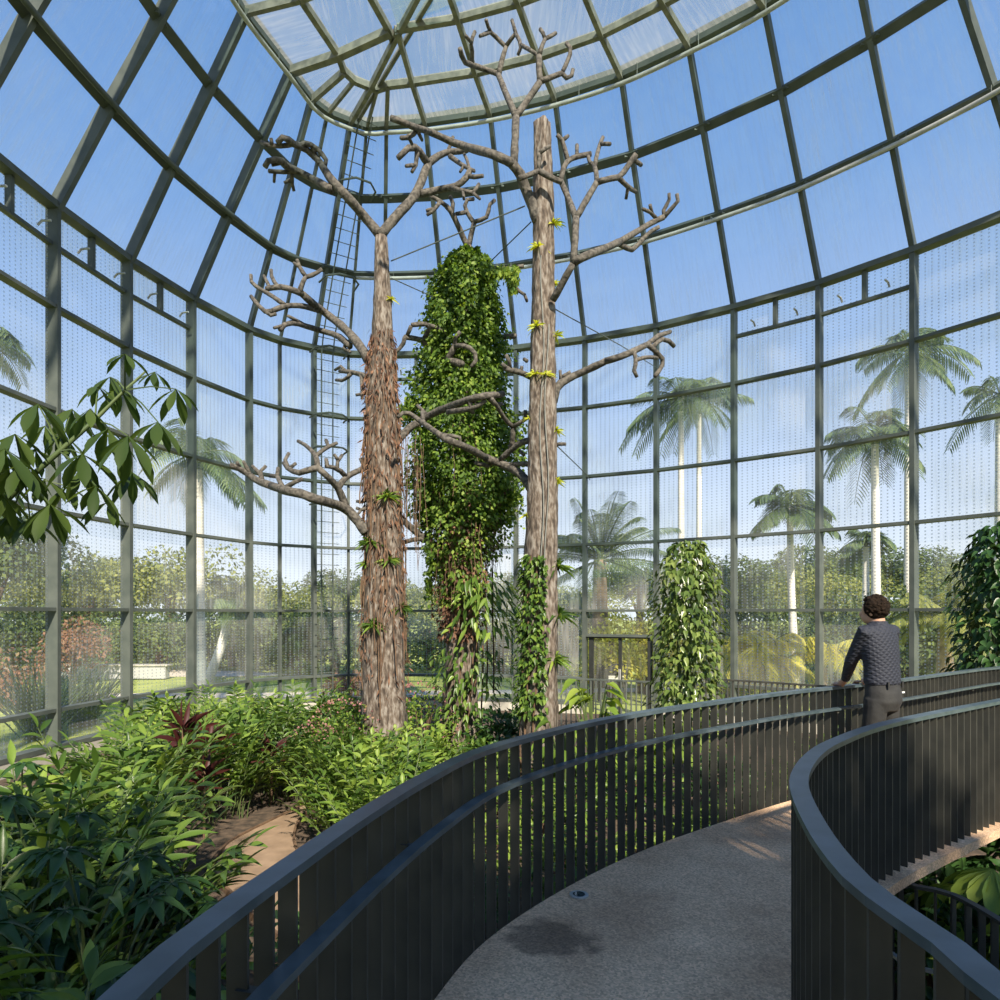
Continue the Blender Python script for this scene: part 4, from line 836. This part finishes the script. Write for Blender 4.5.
for (x, y, s, lab) in ((4.7,5.2,1.2,'dark shrub hidden under the right end of the walkway'),(5.6,5.0,1.3,'dark shrub at the right edge below the walkway'),(5.2,4.1,1.1,'dark shrub low at the right edge behind the lobed plants'),(6.6,5.6,1.3,'far dark shrub below the walkway at the right edge'),(3.3,3.0,.8,'dark shrub behind the low railing'),(3.35,4.75,.85,'dark shrub directly below the bright slab edge'),(3.95,5.5,1.0,'dark shrub under the middle of the walkway at right'),(4.2,2.4,1.2,'dark shrub beyond the frame corner at lower right')): one(b1, x, y, s, lab)
# columnar shrub behind the rail, ficus at the right edge
def column_shrub(name, label, x, y, h, w, n, L, m, prof='heart'):
    r = thing(name, label, 'shrub', (x,y,0)); z = RNG.uniform(.25,h,n); t = RNG.uniform(0,6.283,n); pr = np.interp(z/h, [0,.15,.5,.85,1], [.8,1,.93,.86,.42])
    rr = w/2*pr*RNG.uniform(.55,1.08,n)*(1+.15*np.sin(4*t+z*3)); o_ = np.stack([np.cos(t),np.sin(t),np.zeros(n)],1); pos = o_*rr[:,None]; pos[:,2] = z
    V, F = blades(pos, o_*.7+RNG.normal(0,.4,(n,3))+np.array([0,0,-.7]), o_+np.array([0,0,.7]), RNG.uniform(L*.7,L*1.2,n), L*.6, .2, prof); npmesh('leaves', V, F, m, r, False)
    b = MB()
    for i in range(4): a = i*1.6; b.tube([(0,0,0),(math.cos(a)*w*.12,math.sin(a)*w*.12,h*.5),(math.cos(a)*w*.18,math.sin(a)*w*.18,h*.9)], [.035,.025,.01], 6)
    b.build('stems', M_gstem, r); return r
column_shrub('columnar_shrub', 'tall leafy shrub with heart leaves standing behind the railing right of centre', 3.78, 11.7, 4.12, 1.2, 2300, .135, leafmat('glossy_mid_leaf', ((.025,.05,.015),(.06,.10,.025),(.13,.19,.045),(.25,.31,.09)), .3, .22))
column_shrub('fig_shrub', 'broad dark glossy leaved shrub cut by the right edge of the photo', 8.25, 10.3, 4.2, 1.35, 2600, .15, L_dark, 'ovate')
# bright big leaves
def bigleaf(name, label, x, y, z, n, L, m):
    r = thing(name, label, 'plant', (x,y,0)); b = MB(); pos = []; dr = []
    for i in range(n):
        a = random.uniform(0,6.28); h = z*random.uniform(.65,1); q = Vector((math.cos(a)*.35*random.random(), math.sin(a)*.35*random.random(), h)); b.tube([(0,0,0),(q.x*.4,q.y*.4,h*.6),q], [.016,.013,.009], 5, False); pos.append(q); dr.append((math.cos(a),math.sin(a),-.25))
    b.build('stalks', M_gstem, r); V, F = blades(pos, dr, (0,0,1), RNG.uniform(L*.7,L*1.1,n), L*.55, .35, 'heart'); npmesh('leaves', V, F, m, r, False)
bigleaf('elephant_ear', 'plant with a few large yellow green leaves right of the tallest column', 2.0, 11.0, 1.75, 18, .40, L_bright)
bigleaf('elephant_ear.001', 'lower big leaved plant beside the tallest column foot', 1.35, 9.8, 1.25, 16, .32, L_bright)
# small palm-like fern between
def frondfan(name, label, cat, x, y, z, n, L, m, trunk=None, leaflet=.35, droop=.5, nl=24, elev=(.1,1.2), tr=.18, tm=None, lw=.05, g=None, up_=.0):
    r = thing(name, label, cat, (x,y,0), g); pos = []; dr = []; up = []; LL = []; b = MB()
    for i in range(n):
        a = i*2.399+random.uniform(-.2,.2); el = random.uniform(*elev); d = Vector((math.cos(a)*math.cos(el), math.sin(a)*math.cos(el), math.sin(el))); Lf = L*random.uniform(.75,1.15); dp = droop*random.uniform(.6,1.35); pts = []
        for t_ in np.linspace(0,1,9):
            pts.append(Vector((0,0,z)) + d*Lf*t_*(1-.15*t_) - Vector((0,0,dp*Lf*t_**2.2)))
        b.tube(pts, [.022*L/2*(1-.8*k/8)+.004 for k in range(9)], 4, False)
        for k in range(nl):
            f = .14+.86*k/nl; q = f*8; j = min(7,int(q)); p = pts[j].lerp(pts[j+1], q-j); tg = (pts[j+1]-pts[j]).normalized(); s_ = tg.cross(Vector((0,0,1))).normalized()
            for sg in (-1,1):
                pos.append(p); dr.append(s_*sg*.85+tg*.5+Vector((0,0,-.30+up_))); up.append((0,0,1)); LL.append(leaflet*(.45+.9*math.sin(math.pi*min(1,.15+f*.8)))*random.uniform(.85,1.1))
    b.build('frond_stems', M_gstem, r); V, F = blades(pos, dr, up, np.array(LL), lw, .3, 'small'); npmesh('fronds', V, F, m, r, False)
    if trunk:
        q = MB(); N_ = 26; q.tube([Vector((trunk[0]*(1-t_)**2, 0, z*t_)) for t_ in np.linspace(0,1,N_)], [tr*(1.25-.45*t_)*(1+.03*(k%2)) for k, t_ in enumerate(np.linspace(0,1,N_))], 12); q.build('trunk', tm or M_white, r, True)
        q = MB(); q.tube([(0,0,z-1.1*L*.25),(0,0,z-.12*L),(0,0,z+.05)], [tr*.75,tr*.95,tr*.4], 12); q.build('crownshaft', M_gstem, r, True)
    return r
frondfan('fern', 'feathery green palm seedling behind the railing left of the columnar shrub', 'fern', 2.8, 11.4, .35, 14, 1.5, L_bright, leaflet=.25, nl=20, elev=(.7,1.3), lw=.04)
frondfan('fern.001', 'dark feathery fern over the rail at the foot of the columnar shrub', 'fern', 2.2, 10.0, .45, 12, 1.1, L_ginger, leaflet=.2, nl=18, elev=(.5,1.2), lw=.035)
# lobed plants in the dark under the ramp at lower right
def lobed(x, y, s, lab, m):
    r = thing('lobed_leaf_plant', lab, 'plant', (x,y,0), 'lobed plants under the walkway'); b = MB(); pos = []; dr = []; 
    for i in range(12):
        a = random.uniform(0,6.28); h = random.uniform(.5,1.25)*s; q = Vector((math.cos(a)*.5*s*random.random(), math.sin(a)*.5*s*random.random(), h)); b.tube([(0,0,0),(q.x*.4,q.y*.4,h*.6),q], [.014,.012,.008], 5, False)
        for k in range(-3,4):
            aa = a+k*.42; pos.append(q+Vector((math.cos(a),math.sin(a),-.2))*(.05)); dr.append((math.cos(aa),math.sin(aa),-.35))
    b.build('stalks', M_gstem, r); V, F = blades(pos, dr, (0,0,1), RNG.uniform(.26,.40,len(pos))*s, .12*s, .35, 'obovate'); npmesh('leaves', V, F, m, r, False)
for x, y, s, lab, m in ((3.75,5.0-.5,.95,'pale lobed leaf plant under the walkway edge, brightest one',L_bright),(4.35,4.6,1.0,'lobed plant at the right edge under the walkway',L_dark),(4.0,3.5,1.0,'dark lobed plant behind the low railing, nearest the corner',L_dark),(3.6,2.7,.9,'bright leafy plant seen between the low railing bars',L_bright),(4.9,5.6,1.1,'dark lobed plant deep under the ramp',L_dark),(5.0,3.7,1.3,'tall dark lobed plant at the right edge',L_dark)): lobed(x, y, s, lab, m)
# branch of a palmate tree coming in from the left
ub = thing('umbrella_tree', 'umbrella tree branch with drooping palmate leaves entering from the left edge', 'tree', (-3.2,3.0,0)); ui = Matrix.Translation(-ub.location)
def up2(o): o.parent = ub; o.matrix_parent_inverse = ui
BY = 3.1
b = MB(); b.tube([Vector((-3.2,3.0,0)),Vector((-3.15,3.0,1.8)),P(-130,620,3.05),P(-40,545,BY),P(25,482,BY),P(60,451,BY),P(95,420,BY+.05),P(125,390,BY+.1),P(146,371,BY+.1)], [.05,.045,.03,.02,.014,.012,.010,.007,.004], 8); up2(b.build('branch', M_gstem, None, True))
cl_ = [(125,360,.8),(110,383,1),(98,392,.9),(120,395,1.2),(155,378,.7),(176,395,1.1),(158,428,1.1),(108,435,1.3),(128,442,1.3),(82,460,1.3),(132,478,1.1),(108,508,1.0),(96,492,1),(38,410,1.3),(72,415,1.1),(45,432,1.0),(15,440,1.2),(5,455,1.4),(-5,480,1.4),(22,470,1.2),(45,485,1.0),(68,492,1.0),(50,510,1.2),(12,520,1.1),(30,525,1.0),(62,440,1),(90,415,.9),(35,455,1),(-15,445,1.4),(-20,500,1.4),(0,498,1.1),(78,478,.9)]
pos = []; dr = []; LL = []; b = MB()
for (x, y, s) in cl_:
    Y = BY+random.uniform(-.3,.35); c = P(x, y-6, Y); ax = min([(25,482),(60,451),(95,420),(125,390)], key=lambda q: math.hypot(q[0]-x+14, q[1]-y)); b.tube([P(ax[0],ax[1],BY), P((ax[0]+x)/2,(ax[1]+y)/2-6,(BY+Y)/2), c], [.005,.004,.003], 4, False)
    n_ = random.choice((5,6,7)); a0 = random.uniform(0,6)
    for k in range(n_):
        a_ = a0+k*6.283/n_; pos.append(c); dr.append((math.cos(a_)*.75, math.sin(a_)*.75, -random.uniform(.35,.8))); LL.append(random.uniform(.105,.145)*s)
up2(b.build('leaf_stalks', M_gstem)); V, F = blades(pos, dr, (0,0,1), np.array(LL)*1.08, np.array(LL)*.34, .30, 'obovate', .18); up2(npmesh('leaves', V, F, leafmat('umbrella_leaf', ((.03,.055,.012),(.05,.085,.018),(.08,.12,.025)), .45, .4), None, False))

# unseen trees added behind the camera to shade the near deck and bed
def crown_mesh(n, L, m, name, parent, blobs):
    pos = []; nrm_ = []
    per = n//len(blobs)
    for (x, y, z, r) in blobs:
        d = rdir(per, -.7, 1); pos.append(np.array([x,y,z])+d*r*RNG.uniform(.75,1.05,(per,1))*np.array([1,1,.85])); nrm_.append(d)
    pos = np.concatenate(pos); d = np.concatenate(nrm_); k = len(pos)
    V, F = blades(pos, d*.4+RNG.normal(0,.6,(k,3)), d+np.array([0,0,.5]), RNG.uniform(L*.6,L*1.3,k), L*.6, .15, 'diamond'); return npmesh(name, V, F, m, parent)
def btree(name, label, x, y, h, w, m, n=3800, L=.30, tm=None, g=None, nb=9, low=False):
    r = thing(name, label, 'tree', (x,y,0), g); bl = []
    for i in range(nb):
        a = i*2.4; rr = w*.30*math.sqrt((i+.5)/nb)*1.25; bl.append((rr*math.cos(a), rr*math.sin(a), h*(random.uniform(.2,.72) if low else random.uniform(.50,.80)) if i else h*.76, w*random.uniform(.20,.27)))
    crown_mesh(n, L, m, 'crown', r, bl)
    b = MB(); b.tube([(0,0,0),(.05,0,h*.3),(0,0,h*.7)], [w*.035+.05,w*.028+.03,.04], 8)
    for i in range(4): q = bl[i]; b.tube([(0,0,h*.3),(q[0]*.6,q[1]*.6,q[2]*.85)], [w*.02+.02,.03], 6)
    b.build('trunk', tm or M_twig, r); return r
btree('added_shade_tree', 'leafy indoor tree standing behind the viewer', 2.6, -3.8, 8.3, 5.8, L_tree, 6500, .36)
btree('added_shade_tree.001', 'leafy indoor tree standing behind the viewer to the left', -2.6, -3.4, 7.6, 5.6, L_tree, 4800, .34)

# ================================================================ garden outside
G = 'garden trees beyond the glass'
def Gx(px, Y): return (px-CX)*Y/FPX
T1 = btree('garden_tree', 'rounded olive green tree beyond the glass, far left, behind the umbrella branch', Gx(-10,34), 34, 8.6, 8, L_tree, g=G, n=5200)
T2 = btree('garden_tree', 'pale olive tree beyond the glass between the first and second mullions', Gx(88,44), 44, 6.4, 9, L_olive, g=G, n=5200)
T3 = btree('garden_tree', 'wispy tree beyond the glass, right of the third mullion', Gx(170,40), 40, 6.6, 8, L_olive, g=G)
T4 = btree('garden_shrub', 'dense hedge bush beyond the glass, lowest left', Gx(15,30), 30, 3.1, 5.5, L_tree, g=G, n=3600, L=.22, nb=14, low=True)
ug = {}
def gt(pr, px, Y, s, lab, z=0):
    o = copy_tree(pr); o.location = (Gx(px,Y), Y, z); o.rotation_euler[2] = random.uniform(0,6.28); s = s if hasattr(s,'__len__') else (s,)*3; o.scale = (s[0], s[1], s[2]*(.80 if Y > 41 and px > 20 else 1)); o['label'] = lab; return o
for a_ in ((T2,40,52,(1.1,1.1,1.25),'tall pale tree behind the first garden trees at left'),(T1,130,60,(1.2,1.2,1.15),'large green tree far beyond the second bay'),(T3,255,50,1.05,'hazy green tree seen left of the ladder'),(T2,300,46,.85,'olive tree seen just left of the left column'),(T1,345,56,1.0,'dark tree directly behind the left column'),
  (T3,405,46,.95,'tree between the left and middle columns'),(T2,440,60,1.1,'tree hidden behind the vine'),(T1,505,52,.9,'tree between the vine and the tallest column'),(T2,565,50,.95,'tree right behind the tallest column'),(T1,640,62,1.2,'tree behind the date palm'),(T1,722,42,.98,'dark tree right of the columnar shrub'),(T2,700,55,1.2,'olive tree behind the columnar shrub'),
  (T3,770,52,1.1,'olive tree behind the lone white palm'),(T1,815,60,1.35,'dark wooded crown above the white palm base'),(T1,868,64,1.4,'dark wooded crown left of the man'),(T2,830,36,.78,'bright green bushy tree beside the man'),(T1,925,60,1.3,'dark crown right of the man'),(T2,985,50,1.2,'tree behind the dark glossy shrub'),(T1,1040,58,1.3,'tree at the right edge of the garden'),
  (T1,-60,42,1.2,'tree at the extreme left of the garden')): gt(*a_)
for a_ in ((T4,120,36,(1.1,1,.9),'hedge bush in the second bay'),(T4,160,33,(1,1,.9),'dark round bush behind the third mullion'),(T4,232,36,(1,1,1.1),'bush behind the slanting pale trunk'),(T4,290,34,(1,1,1),'bush in the narrow bays'),(T4,335,30,(.9,.9,1),'bush behind the left column'),(T4,430,34,(1.3,1,.9),'bush between the columns'),(T4,500,33,(1,1,1),'bush right of the vine foot'),
  (T4,560,30,(.9,.9,1.1),'bush right of the tallest column foot'),(T4,735,26,(.8,.8,1.2),'bush behind the columnar shrub'),(T4,780,25,(.7,.7,.8),'low bush left of the white palm trunk'),(T4,840,27,(.9,.9,1.1),'bush left of the man'),(T4,905,26,(1,1,1.1),'bush directly beyond the man'),(T4,960,26,(1,1,1.3),'bush right of the man'),(T4,1010,27,(1.2,1,1.3),'bush at the right edge'),(T4,60,40,(1.2,1,1),'hedge bush left of the rust shrub')): 
    o = gt(*a_); o.name = 'garden_shrub'; o['category'] = 'shrub'
T4['category'] = 'shrub'
def gbush(name, lab, px, Y, h, w, m, n=1800, L=.18): 
    r = btree(name, lab, Gx(px,Y), Y, h, w, m, n, L, nb=12, low=True); r['category'] = 'shrub'
gbush('rust_shrub','rust red shrub beyond the glass between the first two mullions',73,27,2.9,2.6,L_rust); gbush('orange_flower_bed','low orange red flower mound on the lawn, far left',8,21,1.5,3.2,L_rust,1500)
gbush('yellow_hedge','bright yellow hedge seen through the left door leaf',610,22.5,3.1,2.4,L_gold,2600,.16); gbush('yellow_hedge.001','bright yellow hedge seen through the right door leaf',648,23.5,3.3,2.6,L_gold,2600,.16)
gbush('yellow_shrub','yellow shrub right of the columnar shrub beyond the glass',728,22,2.2,2.2,L_gold)
gbush('red_flower_bed','low red flowers on the lawn left of the left column',348,22,.8,1.6,L_rust,700)
def tuftgrass(px, Y, h, lab):
    r = thing('ornamental_grass', lab, 'grass', (Gx(px,Y),Y,0)); n = 240; d = rdir(n,.75,1); V, F = blades(RNG.normal(0,.16,(n,3))*np.array([1,1,0]), d, rdir(n), RNG.uniform(h*.6,h*1.1,n), .035, .15, 'strap'); npmesh('blades', V, F, L_palm, r)
tuftgrass(41,15.2,2.3,'upright spiky grass clump outside the first mullion'); tuftgrass(83,17,2.0,'spiky grass clump outside the second bay')
# palms
Gp = 'royal palms with white trunks'
def palm(px, Y, ypx, L, lab, lean=0, n=16, m=L_palm, tr=.17, tm=None, **k):
    z = EZ-(ypx-CY)*Y/FPX; return frondfan('palm_tree', lab, 'palm', Gx(px,Y), Y, z, n, L, m, (lean,), k.pop('leaflet',.62), k.pop('droop',.55), k.pop('nl',22), k.pop('elev',(-.45,1.35)), tr, tm, k.pop('lw',.075), Gp, **k)
palm(790,22,506,1.95,'white trunked palm standing alone left of the man, drooping crown',.25,tr=.115,leaflet=.5,n=15)
palm(875,26,432,2.3,'tall white palm left above the man with heavy drooping fronds',.1,tr=.155,n=19)
palm(908,28,352,2.6,'tallest palm, trunk partly behind the mullion right of the man',0,tr=.14,n=19)
palm(866,30,540,1.5,'small slim palm low beside the tall pair near the man',0,tr=.15,n=12)
palm(681,30,398,2.9,'left one of the hazy palm pair above the columnar shrub',0,tr=.14,n=18)
palm(699,33,402,2.9,'right one of the hazy palm pair above the columnar shrub',0,tr=.13,n=18)
palm(197,24,455,2.7,'thick white palm trunk rising behind the third mullion at left',0,tr=.25,n=18)
palm(228,28,600,1.9,'slanting pale trunk palm right of the fourth mullion',-.9,tr=.17,n=12,droop=.35)
palm(-14,26,345,2.4,'hazy palm crown high at the left edge',0,tr=.2,n=14); palm(1000,30,395,2.6,'hazy palm crown at the right edge',0,tr=.2,n=14)
palm(640,24,586,.1,'pale brown trunk seen through the right door leaf',0,n=3,tr=.13,tm=M_btrunk)
frondfan('date_palm','broad feathery date palm beyond the glass right of the tallest column','palm',Gx(600,26),26,EZ-(560-CY)*26/FPX,34,3.9,L_palm,(0,),.5,.30,36,(-.35,1.4),.30,M_btrunk,.055)
frondfan('date_palm.001','spiky palm right of the man with dry hanging skirt','palm',Gx(945,21),21,EZ-(615-CY)*21/FPX,26,2.2,L_olive,(0,),.4,.35,28,(-.5,1.4),.22,M_btrunk,.05)
frondfan('golden_palm','yellow fronded palm beyond the glass left of the lone white palm','palm',Gx(762,20),20,1.6,18,2.0,L_gold,(0,),.45,.6,24,(.0,1.2),.08,M_btrunk,.06)
frondfan('golden_palm.001','yellow fronded palm between the white palm and the man','palm',Gx(825,20.5),20.5,1.5,18,2.1,L_gold,(0,),.45,.6,24,(.1,1.2),.08,M_btrunk,.06)
frondfan('fan_palm','pale green low palm beyond the glass behind the ladder','palm',Gx(300,30),30,1.6,18,2.0,L_palm,(0,),.5,.5,22,(.1,1.3),.1,M_btrunk,.06)
# pavilion roof and white shelter far left, bench beyond the door
pv = thing('garden_pavilion','low garden shelter with a pale flat roof, far left beyond the glass','building',(Gx(-30,50),50,0))
b = MB(); b.box((0,0,2.95), 22, 5, .25); b.build('roof', mat('pale_roof',(.62,.58,.52)), pv)
b = MB(); b.box((0,0,2.68), 21.4, 4.4, .3); b.build('fascia', M_twig, pv)
for x in (-10,-5,0,5,10):
    b = MB(); b.box((x,-1.8,1.27), .18, .18, 2.55); b.build('post', M_twig, pv)
wt = thing('low_white_wall','low white garden wall on the lawn beyond the second bay','wall',(Gx(108,29),29,0)); b = MB(); b.box((0,0,.3), 5.2, .4, .55); b.build('wall_body', mat('white_paint',(.42,.42,.42)), wt); b = MB(); b.box((0,0,.6), 5.4, .55, .06); b.build('coping', M_conc, wt)
bn = thing('notice_board','dark low panel with a pale stripe outside the left door leaf','sign',(Gx(612,21.5),21.5,0)); b = MB(); b.box((0,0,.85), 1.0, .08, .75); b.build('board', M_rail, bn); b = MB(); b.box((0.15,-.05,.75), .55, .02, .18); b.build('pale_panel', M_white, bn)
for s_ in (-.42,.42): b = MB(); b.box((s_,0,.25), .07, .07, .5); b.build('post', M_rail, bn)
